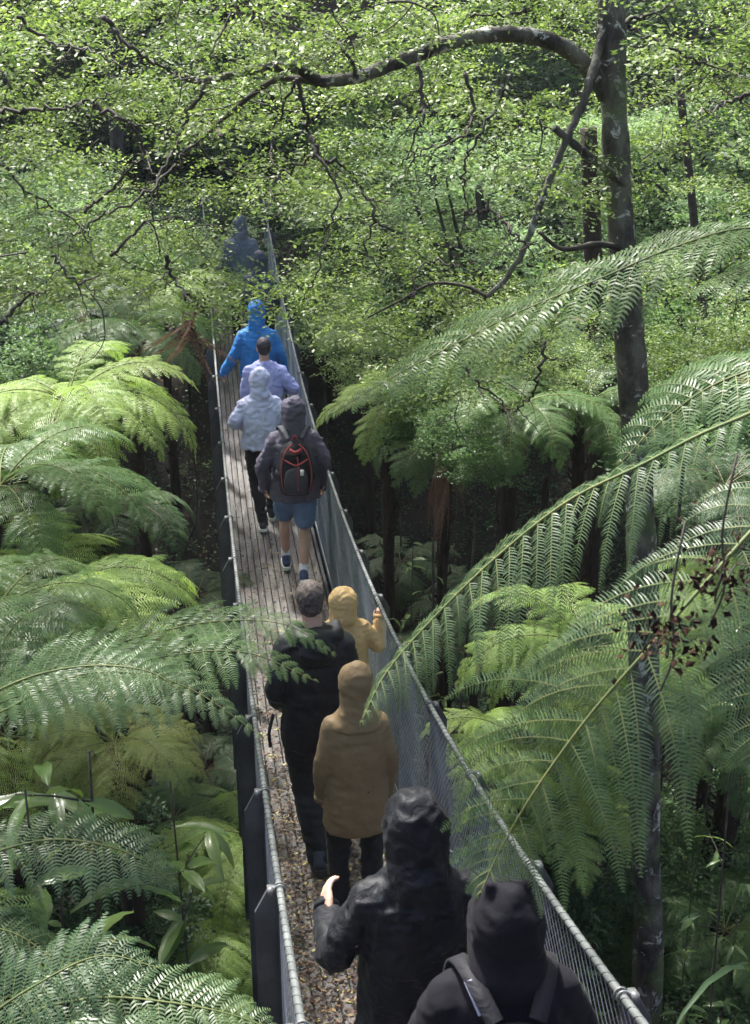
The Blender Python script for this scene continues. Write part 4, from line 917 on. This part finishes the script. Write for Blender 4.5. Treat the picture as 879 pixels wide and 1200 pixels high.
def hand_mesh(mb, wrist, fdir, back, side, curl=.35, s=1.0, grip=False):
    """palm, four unequal bent fingers and a thumb; side=+1 thumb towards cross(fdir, back)"""
    f = nrm(fdir); b = nrm(np.asarray(back) - f * np.dot(back, f)); t = np.cross(f, b) * side; w = np.asarray(wrist, float)
    for q in (-.026, -.009, .009, .026):
        cap3(mb, [w + t * q * .6, w + f * .05 * s + t * q * s, w + f * .088 * s + t * q * s], [.0135 * s, .0135 * s, .011 * s], 8)
    for q, L in ((.028, .068), (.0095, .078), (-.0095, .072), (-.028, .056)):
        p = w + f * .088 * s + t * q * s; d = f; pts = [p]
        c = curl * (1 + .15 * (q < 0))
        for k, fr in enumerate((.45, .32, .23)):
            d = nrm(d * math.cos(c) - b * math.sin(c)); b2 = np.cross(t * side, d); 
            pts.append(pts[-1] + d * L * fr * s)
            bb = nrm(b - d * np.dot(b, d)); dd = d; b_ = bb
            d = dd; b_loc = b_
            b = b_loc
        cap3(mb, pts, [.0095 * s, .0088 * s, .008 * s, .007 * s], 7)
        b = nrm(np.asarray(back) - f * np.dot(back, f))
    p = w + f * .022 * s + t * .026 * s
    cap3(mb, [p, p + (t * .026 + f * .022 - b * .01) * s, p + (t * .032 + f * .05 - b * .022) * s, p + (t * .026 + f * .07 - b * .03) * s], [.014 * s, .011 * s, .0095 * s, .008 * s], 8)
def person(s, lat, H, heading, label, pose, outfit, lean=0, group='walkers crossing the footbridge', seed=0):
    """pose gives joints (walker frame: x right, y forward, z up, metres for a 1.75 m figure)"""
    k = H / 1.75; o = BR(s, lat, .0)
    slope = (Q[3] + 2 * Q[4] * s)
    root = thing('person', label, 'person', tuple(o), Q[1] + heading, group)
    def J(p): p = np.array(p, float); return p
    ps = dict(headc=(0, .03 + lean * .6, 1.625), neck=(0, .0 + lean * .5, 1.47), sl=(-.158, lean * .42, 1.375), sr=(.158, lean * .42, 1.375),
              el=(-.215, -.04, 1.15), er=(.215, -.04, 1.15), wl=(-.215, .06, .92), wr=(.215, .06, .92), hl=(-.09, 0, .93), hr=(.09, 0, .93),
              kl=(-.1, .05, .5), kr=(.1, .05, .5), al=(-.1, -.02, .085), ar=(.1, -.02, .085), fl=None, fr=None, pl=(0, 0, 0), pr=(0, 0, 0))
    ps.update(pose)
    for a in ('al', 'ar', 'kl', 'kr'):       # feet follow the slope of the deck
        p = list(ps[a]); p[2] += slope * p[1] * (1 if a[0] == 'a' else .5) / k; ps[a] = tuple(p)
    ps = {a: (J(b) if b is not None else None) for a, b in ps.items()}
    z3 = lambda x, y, z: A(x, y, z)
    # ---- body: one continuous skin
    mb = MB(); hc = ps['headc']
    ell(mb, hc + A(0, -.008, .03), (.074, .092, .088)); ell(mb, hc + A(0, .025, -.045), (.055, .062, .07)); 
    ell(mb, hc + A(0, .098, -.012), (.011, .018, .022)); ell(mb, hc + A(0, .085, -.055), (.024, .012, .008)); ell(mb, hc + A(0, .078, -.088), (.022, .02, .018))
    for q in (-1, 1):
        ell(mb, hc + A(q * .077, -.004, -.008), (.009, .018, .03)); ell(mb, hc + A(q * .03, .076, .012), (.015, .012, .011))
    cap3(mb, [ps['neck'] - A(0, 0, .05), hc + A(0, -.012, -.03)], [.058, .052])
    pz = (ps['hl'][2] + ps['hr'][2]) / 2; ly = lean
    loft(mb, [(pz - .06, 0, 0, .13, .09), (pz + .04, 0, 0, .155, .11), (pz + .16, 0, ly * .12, .135, .095), (pz + .32, 0, ly * .28, .15, .105), (pz + .44, 0, ly * .4, .16, .1), (pz + .52, 0, ly * .46, .1, .07)])
    for q, S_, E_, W_ in ((-1, 'sl', 'el', 'wl'), (1, 'sr', 'er', 'wr')):
        cap3(mb, [ps[S_] - A(q * .02, 0, 0), ps[E_], ps[W_]], [.052, .04, .027])
    for a, b, c in (('hl', 'kl', 'al'), ('hr', 'kr', 'ar')):
        h_, k_, a_ = ps[a], ps[b], ps[c]; calf = k_ * .68 + a_ * .32 + A(0, -.02, 0)
        f_ = 1 if outfit.get('shorts') else .78; cap3(mb, [h_, (h_ + k_) / 2 + A(0, .01, 0), k_, calf, a_], np.array([.085, .072, .052, .054, .036]) * f_)
    me = fuse(mb, 'body', SKIN, .019, 3)
    hb = MB()
    for q, E_, W_ in ((-1, 'el', 'wl'), (1, 'er', 'wr')):
        fd = ps.get('hd' + ('l' if q < 0 else 'r')); bk = ps.get('hb' + ('l' if q < 0 else 'r')); cu = outfit.get('curl' + ('l' if q < 0 else 'r'), .35)
        fd = fd if fd is not None else nrm(ps[W_] - ps[E_]) + A(0, 0, -.3); bk = bk if bk is not None else A(q, -.2, 0)
        hand_mesh(hb, ps[W_], fd, bk, q * (1 if abs(bk[0]) > .3 else 1) * -1 if bk[0] * q < 0 else q, cu, 1.0)
    hm = fuse(hb, 'hands', SKIN, .0045 if s < 8 else .008, 2)
    bm = bpy.data.meshes.new('body')
    b_ = bmesh.new(); b_.from_mesh(me); b_.from_mesh(hm); b_.to_mesh(bm); b_.free(); bm.materials.append(SKIN)
    bm.polygons.foreach_set('use_smooth', np.ones(len(bm.polygons), bool))
    def put(me_, name, lab=None):
        ob = link(name, me_, root); ob.scale = (k, k, k)
        if lab: ob['label'] = lab
        return ob
    put(bm, 'body')
    # ---- trousers or shorts
    tm = outfit['trousers']; th = outfit.get('trouser_r', 1); mb = MB()
    loft(mb, [(pz - .09, 0, 0, .13, .10), (pz + .03, 0, -.01, .168, .125), (pz + .12, 0, 0, .155, .11)])
    for a, b, c in (('hl', 'kl', 'al'), ('hr', 'kr', 'ar')):
        h_, k_, a_ = ps[a], ps[b], ps[c]
        if outfit.get('shorts'):
            e = h_ * .22 + k_ * .78; cap3(mb, [h_ + A(0, 0, -.02), (h_ + e) / 2, e + (h_ - e) * .02], [.105, .108, .1], 18)
        else:
            cap3(mb, [h_ + A(0, 0, -.02), (h_ + k_) / 2, k_, (k_ + a_) / 2 + A(0, -.012, 0), a_ + A(0, 0, .0)], np.array([.102, .092, .072, .066, .058]) * th, 16)
    put(fuse(mb, 'trousers', tm, .016, 4, (.009, 7, (1, 1, 2.2)), seed), 'shorts' if outfit.get('shorts') else 'trousers')
    # ---- shoes and socks
    for a, F_, pit in (('al', 'fl', 'pl'), ('ar', 'fr', 'pr')):
        an = ps[a]; pitch = ps[pit][0]; dv = A(0, 1, slope)
        def rot(v):
            v = A(*v); c_, s_ = math.cos(pitch), math.sin(pitch); y, z = v[1], v[2]; return an + A(v[0], y * c_ + z * s_, -y * s_ + z * c_ + slope * y * .8)
        mb = MB(); cap3(mb, [rot((0, -.045, -.035)), rot((0, .06, -.045)), rot((0, .15, -.052))], [.04, .043, .034], 14); cap3(mb, [rot((0, -.02, .02)), rot((0, -.02, -.03))], [.042, .044], 14)
        put(fuse(mb, 'shoe', outfit['shoes'], .013, 2), 'shoe')
        V = []; out_ = [(-.034, -.085), (-.045, .03), (-.046, .12), (-.025, .19), (.025, .19), (.046, .12), (.045, .03), (.034, -.085), (0, -.1)]
        for zz in (-.086, -.058): V += [rot((x, y, zz)) for x, y in out_]
        mb = MB(); n = 9; mb.add(V, [(i, (i + 1) % n, n + (i + 1) % n, n + i) for i in range(n)]); mb.add(V, [tuple(range(n))[::-1], tuple(range(n, 2 * n))])
        mb.build('sole', outfit.get('sole', DARKSOLE), root).scale = (k, k, k)
        if outfit.get('socks'):
            mb = MB(); kk = ps['k' + a[1]]; up_ = nrm(kk - an); cap3(mb, [an - up_ * .02, an + up_ * .1], [.042, .046], 14); put(fuse(mb, 'sock', outfit['socks'], .009, 2), 'sock')
    # ---- jacket
    jm = outfit['jacket']; hem = outfit.get('hem', .86); b = outfit.get('bulk', 1.0); fl = outfit.get('flare', 1.0); mb = MB()
    lo_ = lean
    sw = .205 * b
    loft(mb, [(hem - .0, 0, .0, .2 * b * fl, .145 * b * fl), (hem + .03, 0, .0, .2 * b * fl, .145 * b * fl), (1.05, 0, lo_ * .12, .187 * b, .14 * b), (1.2, 0, lo_ * .25, .185 * b, .14 * b), (1.34, 0, lo_ * .38, .178 * b, .13 * b), (1.42, 0, lo_ * .43, .15 * b, .105 * b), (1.47, 0, lo_ * .46, .105 * b, .085 * b), (1.5, 0, lo_ * .5, .07, .07)], pw=2.4)
    for q, S_, E_, W_ in ((-1, 'sl', 'el', 'wl'), (1, 'sr', 'er', 'wr')):
        sh_, e_, w_ = ps[S_], ps[E_], ps[W_]; ou = outfit.get('sleeve', 1.0)
        cap3(mb, [ps['neck'] + A(q * .045, -.01, -.045), sh_ + A(-q * .03, 0, .012), sh_], [.06 * b, .07 * b, .07 * b], 16)
        cap3(mb, [sh_, (sh_ + e_) / 2, e_, (e_ + w_) / 2, w_ + nrm(w_ - e_) * .0], np.array([.07, .064, .058, .054, .048]) * b * ou, 16)
    vox = outfit.get('vox', .012)
    if outfit.get('hood', 'up') == 'up':
        hp = outfit.get('peak', 0); c = hc + A(0, -.02, .012); hs = outfit.get('hs', 1.0)
        nk = ps['neck']; w_ = outfit.get('nw', .1)
        hr = [(nk[2] - .085, nk[0], nk[1] - .02, .15, .12), (nk[2] - .03, nk[0], nk[1] - .02, w_ * 1.12, .105), (nk[2] + .03, (nk[0] + c[0]) / 2, nk[1] - .02, w_ * hs, .108 * hs),
              (c[2] - .05, c[0], c[1] - .01, .102 * hs, .12 * hs), (c[2] + .01, c[0], c[1] - .008, .107 * hs, .128 * hs), (c[2] + .06, c[0], c[1] - .012, .1 * hs, .12 * hs),
              (c[2] + .1, c[0], c[1] - .018, .08 * hs, .098 * hs), (c[2] + .128, c[0], c[1] - .025, .052, .066), (c[2] + .142 + hp, c[0], c[1] - .035 - hp * .6, .02, .026)]
        loft(mb, hr, 24, pw=2.15)
        if outfit.get('ears'):          # corners of a stiff peaked hood
            for q in (-1, 1): cap3(mb, [c + A(q * .03, -.02, .08), c + A(q * .052, -.03, .155)], [.05, .014])
        mb_face = None
    else:
        # hood lying folded on the shoulders
        if outfit.get('hood') == 'down':
            n = ps['neck']
            cap3(mb, [n + A(-.11, .03, -.0), n + A(-.085, -.07, .0), n + A(0, -.11, -.005), n + A(.085, -.07, .0), n + A(.11, .03, -.0)], [.042, .05, .055, .05, .042], 12)
            ell(mb, n + A(0, -.135, -.07), (.1, .05, .075))
        else:
            n = ps['neck']; cap3(mb, [n + A(-.06, .02, -.0), n + A(0, -.06, .005), n + A(.06, .02, .0)], [.03, .034, .03], 10)
    put(fuse(mb, 'jacket', jm, vox, outfit.get('smooth', 5), outfit.get('wr', (.011, 6.5, (1.4, 1, .6))), seed), outfit.get('jname', 'jacket'))
    # ---- stitched seams pressed against the cloth
    jme = root.children[-1].data; bv = BVHTree.FromPolygons([v.co for v in jme.vertices], [p.vertices for p in jme.polygons])
    def seam(pts, r=.0022):
        q = []
        for p in catmull(pts, 26):
            h, n_, _, _ = bv.find_nearest(Vector(p))
            if h is not None: q.append(np.array(h + n_ * .0008))
        mb = MB(); tube(mb, q, r, 4); put(mb.mesh('seam', jm), 'seam')
    seam([A(-.2, -.06, 1.3), A(-.1, -.16, 1.31), A(0, -.18, 1.315), A(.1, -.16, 1.31), A(.2, -.06, 1.3)])
    seam([A(0, -.3, 1.3), A(0, -.3, 1.1), A(0, -.3, hem + .03)])
    ring_ = [A(.26 * math.sin(a), -.22 * math.cos(a), hem + .035) for a in np.linspace(-1.5, 1.5, 9)]; seam(ring_)
    for q, S_, E_, W_ in ((-1, 'sl', 'el', 'wl'), (1, 'sr', 'er', 'wr')):
        seam([ps[S_] + A(q * .0, -.2, .02), ps[E_] + A(q * .02, -.2, 0), ps[W_] + A(q * .02, -.1, 0)])
        c_ = ps[S_]; seam([c_ + A(-q * .035, -.12, .12), c_ + A(-q * .03, -.16, 0), c_ + A(-q * .05, -.16, -.12)])
    # ---- cuffs and hem band
    for q, E_, W_ in ((-1, 'el', 'wl'), (1, 'er', 'wr')):
        d = nrm(ps[W_] - ps[E_]); mb = MB(); r = .049 * b * outfit.get('sleeve', 1.0)
        tube(mb, [ps[W_] + d * .03, ps[W_] + d * .062], [r, r * .93], 16); put(mb.mesh('cuff', jm), 'cuff')
    if outfit.get('hood', 'up') == 'up':        # seams over the hood
        c = hc + A(0, -.025, .02)
        for xo in outfit.get('seams', (-.045, .045)):
            seam([c + A(xo, math.cos(a) * .3, math.sin(a) * .3) for a in np.linspace(.9, 3.0, 9)] + [c + A(xo * .8, -.3, -.1)], .003)
        seam([c + A(.3 * math.sin(a), -.25 * math.cos(a), -.12) for a in np.linspace(-1.4, 1.4, 9)], .003)
    if outfit.get('hair'):
        mb = MB(); ell(mb, hc + A(0, -.016, .036), (.0785, .094, .087)); ell(mb, hc + A(0, -.05, -.01), (.066, .055, .06))
        m_ = fuse(mb, 'hair', outfit['hair'], .008, 3, (.003, 30, (1, 1, 1)), seed)
        # trim the face side
        bmh = bmesh.new(); bmh.from_mesh(m_)
        bmesh.ops.delete(bmh, geom=[v for v in bmh.verts if (v.co.y > hc[1] + .035 and v.co.z < hc[2] + .07) or (abs(v.co.x) > .06 and v.co.y > hc[1] - .02 and v.co.z < hc[2] + .02)], context='VERTS')
        bmh.to_mesh(m_); bmh.free(); put(m_, 'hair')
    return root, ps, k
def strap(root, k, pts, w, mat, name='strap', th=.004, nor=None):
    pa = catmull(pts, 20); T = nrm(np.gradient(pa, axis=0)); n = nrm(np.asarray(nor if nor is not None else A(0, -1, .2), float)); S_ = nrm(np.cross(T, n)); N_ = np.cross(S_, T)
    V = np.concatenate([pa - S_ * w / 2, pa + S_ * w / 2, pa + S_ * w / 2 + N_ * th, pa - S_ * w / 2 + N_ * th]); F = []
    m = len(pa)
    for i in range(m - 1):
        for a, b in ((0, 1), (1, 2), (2, 3), (3, 0)): F.append((a * m + i, b * m + i, b * m + i + 1, a * m + i + 1))
    mb = MB(); mb.add(V, F); o = mb.build(name, mat, root); o.scale = (k, k, k); return o

jk = lambda *a, **q: cloth(*a, **q)
# A: man in the black jacket, hood lying on the collar
pA = person(6.28, -.1, 1.76, R(0), 'bare-headed man with short dark hair in a long black rain jacket and black trousers',
    dict(al=(-.02, -.18, .1), kl=(-.07, .02, .5), pl=(.25, 0, 0), ar=(.1, .2, .085), kr=(.11, .16, .5), wl=(-.2, .16, .96), el=(-.225, -.05, 1.14), wr=(.16, .2, 1.0), er=(.2, -.02, 1.14), headc=(-.02, .05, 1.625)),
    dict(jacket=jk('black_rain_shell', (.009, .01, .012), .6, .3, wet=.14, fold=7), trousers=cloth('dark_trousers', (.014, .014, .017), .75), shoes=simple('dark_boot', (.03, .035, .045), .7), hem=.78, bulk=1.0, flare=1.04, hood='down', hair=simple('short_hair', (.03, .024, .02), .8, nscale=60, col2=(.11, .085, .075)), wr=(.010, 5, (1.5, 1, .5)), trouser_r=1.12, vox=.011), seed=1)
strap(pA[0], pA[2], [A(-.24, -.02, .98), A(-.27, -.08, .9), A(-.265, -.1, .82)], .018, BLACKTROU, 'drawcord')
# B: backpack walker
GREYJ = jk('plum_grey_softshell', (.1, .092, .13), .7, .3)
pB = person(11.1, .17, 1.78, R(-2), 'hooded walker in a plum-grey jacket and blue shorts carrying a red-trimmed backpack',
    dict(al=(-.09, .24, .1), kl=(-.1, .22, .52), pl=(.05, 0, 0), ar=(.05, -.22, .15), kr=(.08, .02, .5), pr=(.7, 0, 0), wl=(-.28, .05, .93), el=(-.29, -.06, 1.16), wr=(.27, .06, .93), er=(.28, -.05, 1.16)),
    dict(jacket=GREYJ, trousers=cloth('blue_shorts', (.13, .2, .34), .8), shorts=True, shoes=simple('navy_shoe', (.03, .05, .12), .7), sole=SOLE, socks=simple('white_sock', (.7, .72, .76), .9), hem=.82, bulk=1.1, flare=1.04, wr=(.012, 7, (1.4, 1, .7))), seed=2)
# C, D, E
pC = person(12.44, -.06, 1.68, R(0), 'walker in a white-lilac hooded rain jacket and black leggings ahead of the backpack walker',
    dict(al=(-.02, -.15, .11), kl=(-.07, .03, .5), pl=(.35, 0, 0), ar=(.09, .16, .085), kr=(.1, .15, .5), el=(-.29, -.06, 1.2), wl=(-.2, .14, 1.1), er=(.28, -.03, 1.18), wr=(.24, .16, 1.06)),
    dict(jacket=jk('lilac_white_shell', (.56, .59, .78), .55, .4, col2=(.5, .53, .73)), trousers=BLACKTROU, shoes=simple('black_shoe', (.02, .02, .03), .6), sole=SOLE, hem=.9, bulk=1.08, wr=(.014, 6, (1.2, 1, .9))), seed=3)
pD = person(13.3, .04, 1.74, R(0), 'bare-headed dark-haired walker in a pale lilac jacket just behind the blue one',
    dict(al=(-.08, .15, .09), kl=(-.1, .12, .5), ar=(.09, -.12, .1), kr=(.1, .04, .5), pr=(.3, 0, 0), er=(.31, -.04, 1.18), wr=(.22, .2, 1.12)),
    dict(jacket=jk('lilac_shell', (.33, .37, .66), .6, .35), trousers=BLACKTROU, shoes=simple('grey_shoe', (.05, .05, .06), .7), hem=.88, bulk=1.08, hood='collar', hair=simple('dark_hair', (.012, .01, .014), .6, nscale=60, col2=(.05, .04, .05))), seed=4)
pE = person(14.45, .03, 1.76, R(0), 'walker in a bright blue hooded jacket with both arms held out towards the rails',
    dict(al=(-.09, .14, .09), kl=(-.1, .12, .5), ar=(.09, -.12, .1), kr=(.1, .04, .5), pr=(.3, 0, 0), el=(-.27, .0, 1.15), wl=(-.38, .08, .95), er=(.25, .0, 1.15), wr=(.3, .08, .93)),
    dict(jacket=jk('blue_shell', (.03, .2, .5), .6, .3, col2=(.025, .15, .4)), trousers=BLACKTROU, shoes=simple('black_shoe', (.02, .02, .03), .6), hem=.88, bulk=1.08, hs=.95), seed=5)
# F: child in yellow, right hand on the rail
pF = person(7.55, .2, 1.3, R(0), 'child in a yellow hooded raincoat gripping the right handrail with one hand',
    dict(al=(-.08, .1, .09), kl=(-.1, .1, .5), ar=(.09, -.1, .1), kr=(.1, .03, .5), pr=(.3, 0, 0), er=(.31, -.02, 1.2), wr=(.335, .06, 1.4), hdr=(.08, .45, .9), hbr=(-.25, -.85, .4)),
    dict(jacket=jk('yellow_raincoat', (.58, .4, .18), .6, .3, col2=(.5, .34, .15)), trousers=BLACKTROU, shoes=simple('child_shoe', (.05, .05, .06), .7), hem=.72, bulk=1.16, hs=1.18, flare=1.1, curlr=.75, seams=(0,), vox=.012), seed=6)
# G: tan coat
pG = person(5.55, .03, 1.5, R(0), 'walker in a long tan hooded raincoat and black trousers in the middle of the deck',
    dict(al=(-.1, .04, .085), kl=(-.105, .05, .5), ar=(.09, .0, .09), kr=(.1, .06, .5), sl=(-.138, 0, 1.365), sr=(.138, 0, 1.365), wl=(-.2, .06, .88), el=(-.2, -.02, 1.13), wr=(.2, .07, .88), er=(.2, -.01, 1.13), headc=(0, .03, 1.62)),
    dict(jacket=jk('tan_raincoat', (.19, .135, .07), .65, .3, col2=(.15, .105, .055), bump=.3), trousers=BLACKTROU, shoes=simple('black_shoe', (.02, .02, .03), .6), hem=.68, bulk=.94, flare=1.1, hs=.92, nw=.104, peak=.012, seams=(0,), vox=.011, smooth=7, wr=(.008, 4.0, (1.6, 1, .45)), sleeve=1.0, jname='raincoat'), seed=7)
# H: glossy black hood, left arm raised
WETB = jk('wet_black_shell', (.005, .006, .009), .68, .22, fold=13, bump=.6, wet=.18)
pH = person(3.3, -.06, 1.69, R(2), 'walker in a wet black jacket with a crinkled black hood and the left hand raised',
    dict(el=(-.27, .02, 1.17), wl=(-.26, .24, 1.14), hdl=(0.05, .8, .45), hbl=(-1, -.3, .2), headc=(0, .06, 1.6), er=(.24, .04, 1.16), wr=(.12, .24, 1.05)),
    dict(jacket=WETB, trousers=BLACKTROU, shoes=simple('black_shoe', (.02, .02, .03), .6), hem=.8, bulk=1.02, hs=.98, nw=.1, wr=(.010, 9, (1.3, 1, .7)), vox=.009, smooth=4), seed=8)
# I: nearest, peaked hood
pI = person(2.7, .07, 1.62, R(-3), 'nearest walker in a matt black jacket with a peaked hood at the bottom edge',
    dict(headc=(0, .05, 1.6), el=(-.26, .02, 1.15), wl=(-.16, .22, 1.08), er=(.26, .02, 1.15), wr=(.16, .22, 1.08)),
    dict(jacket=jk('matt_black_fleece', (.007, .007, .01), .85, .12, fold=7), trousers=BLACKTROU, shoes=simple('black_shoe', (.02, .02, .03), .6), hem=.84, bulk=1.06, hs=1.0, nw=.118, peak=.02, ears=True, wr=(.008, 5, (1.6, 1, .5)), vox=.009, seams=()), seed=9)
# two walkers far ahead, seen through the leaves
person(17.7, .0, 1.75, R(0), 'far walker in a grey-blue hooded jacket at the end of the bridge', dict(al=(-.09, .12, .09), ar=(.09, -.12, .1)),
    dict(jacket=jk('pale_blue_shell', (.11, .13, .16), .6, .35), trousers=BLACKTROU, shoes=DARKSOLE, hem=.86, bulk=1.08, vox=.016), seed=10)
person(16.7, .2, 1.62, R(0), 'far walker in a dark slate jacket glimpsed through leaves ahead of the blue one', dict(al=(-.09, -.12, .09), ar=(.09, .12, .1)),
    dict(jacket=jk('slate_shell', (.05, .06, .08), .6, .35), trousers=BLACKTROU, shoes=DARKSOLE, hem=.86, bulk=1.06, vox=.016), seed=11)

# ---- backpacks
def backpack(P_, label, red=True):
    root0, ps, k = P_; loc = root0.location; root = thing('backpack', label, 'backpack', tuple(loc), root0.rotation_euler[2])
    blk = cloth('pack_black', (.01, .01, .013), .7, .2); rd = cloth('pack_red', (.3, .045, .055), .7) if red else blk; gr = cloth('pack_grey', (.05, .054, .065), .7)
    def put(me, name): o = link(name, me, root); o.scale = (k, k, k); return o
    mb = MB(); loft(mb, [(.93, 0, -.2, .10, .05), (.95, 0, -.21, .135, .085), (1.05, 0, -.23, .148, .115), (1.2, 0, -.23, .145, .11), (1.33, 0, -.21, .125, .085), (1.4, 0, -.19, .085, .055), (1.425, 0, -.18, .04, .03)], pw=2.8)
    put(fuse(mb, 'pack_body', blk, .010, 4, (.004, 8, (1, 1, 1)), 3), 'pack_body')
    mb = MB(); loft(mb, [(.97, 0, -.31, .08, .03), (1.0, 0, -.325, .105, .045), (1.1, 0, -.33, .108, .045), (1.19, 0, -.32, .09, .035), (1.23, 0, -.31, .05, .02)], pw=2.8)
    put(fuse(mb, 'front_pocket', gr, .009, 3, (.003, 9, (1, 1, 1)), 4), 'front_pocket')
    for q in (-1, 1):
        strap(root, k, [A(q * .06, -.17, 1.44), A(q * .10, -.09, 1.5), A(q * .125, .02, 1.49), A(q * .13, .12, 1.4), A(q * .14, .15, 1.25), A(q * .16, .08, 1.1), A(q * .17, -.08, 1.0)], .05, gr if red else blk, 'shoulder_strap', .01, nor=A(0, 0, 1) if 0 else A(q * .3, .4, 1))
        if red:
            strap(root, k, [A(q * .03, -.24, 1.41), A(q * .09, -.29, 1.36), A(q * .128, -.325, 1.24), A(q * .13, -.345, 1.1), A(q * .11, -.32, .98)], .011, rd, 'red_piping', .006)
            strap(root, k, [A(q * .15, -.25, 1.17), A(q * .163, -.2, 1.12), A(q * .158, -.15, 1.06)], .05, gr, 'side_pocket', .012, nor=A(q, 0, 0))
    if red:
        strap(root, k, [A(-.055, -.28, 1.375), A(0, -.305, 1.355), A(.055, -.28, 1.375)], .03, rd, 'red_trim', .006)
        strap(root, k, [A(.012, -.345, 1.33), A(.018, -.355, 1.25), A(.01, -.375, 1.15), A(.012, -.37, 1.02)], .012, rd, 'red_zip', .006)
        strap(root, k, [A(-.10, -.335, 1.3), A(0, -.37, 1.26), A(.1, -.335, 1.3)], .012, rd, 'red_trim', .005)
        mb = MB(); box(mb, A(.05, -.37, 1.19), (.03, .012, .05)); put(mb.mesh('logo_patch', simple('patch', (.7, .7, .72), .5)), 'logo_patch')
        mb = MB(); tube(mb, catmull([A(-.025, -.2, 1.42), A(-.015, -.2, 1.465), A(.015, -.2, 1.465), A(.025, -.2, 1.42)], 10), .007, 6); put(mb.mesh('carry_loop', rd), 'carry_loop')
    return root
backpack(pB, 'small black daypack with red piping on the back of the plum-grey jacket walker')
bp = backpack(pI, 'black rucksack on the nearest walker, mostly below the bottom edge', False)
strap(pI[0], pI[2], [A(-.12, -.07, 1.50), A(-.105, -.11, 1.475), A(-.09, -.13, 1.44)], .022, simple('silver_strap', (.32, .35, .45), .4), 'reflective_strip', .012, nor=A(-.2, -.4, 1))
# yellow child's near hand: fingers closed over the cable are part of the body mesh; print its place for checking

# ------------------------------------------------------------------ thin mist hanging in the gully
def haze():
    mb = MB(); box(mb, (0, 48, 18), (260, 120, 96)); m, t, N, L = newmat('mist'); out = N('ShaderNodeOutputMaterial'); v = N('ShaderNodeVolumePrincipled')
    v.inputs['Color'].default_value = (.9, .95, 1, 1); v.inputs['Density'].default_value = .0004; v.inputs['Anisotropy'].default_value = .2; L(v.outputs[0], out.inputs['Volume'])
    o = mb.build('haze', m, None, False); tag(o, 'thin pale mist filling the damp gully', 'haze', kind='stuff')
haze()
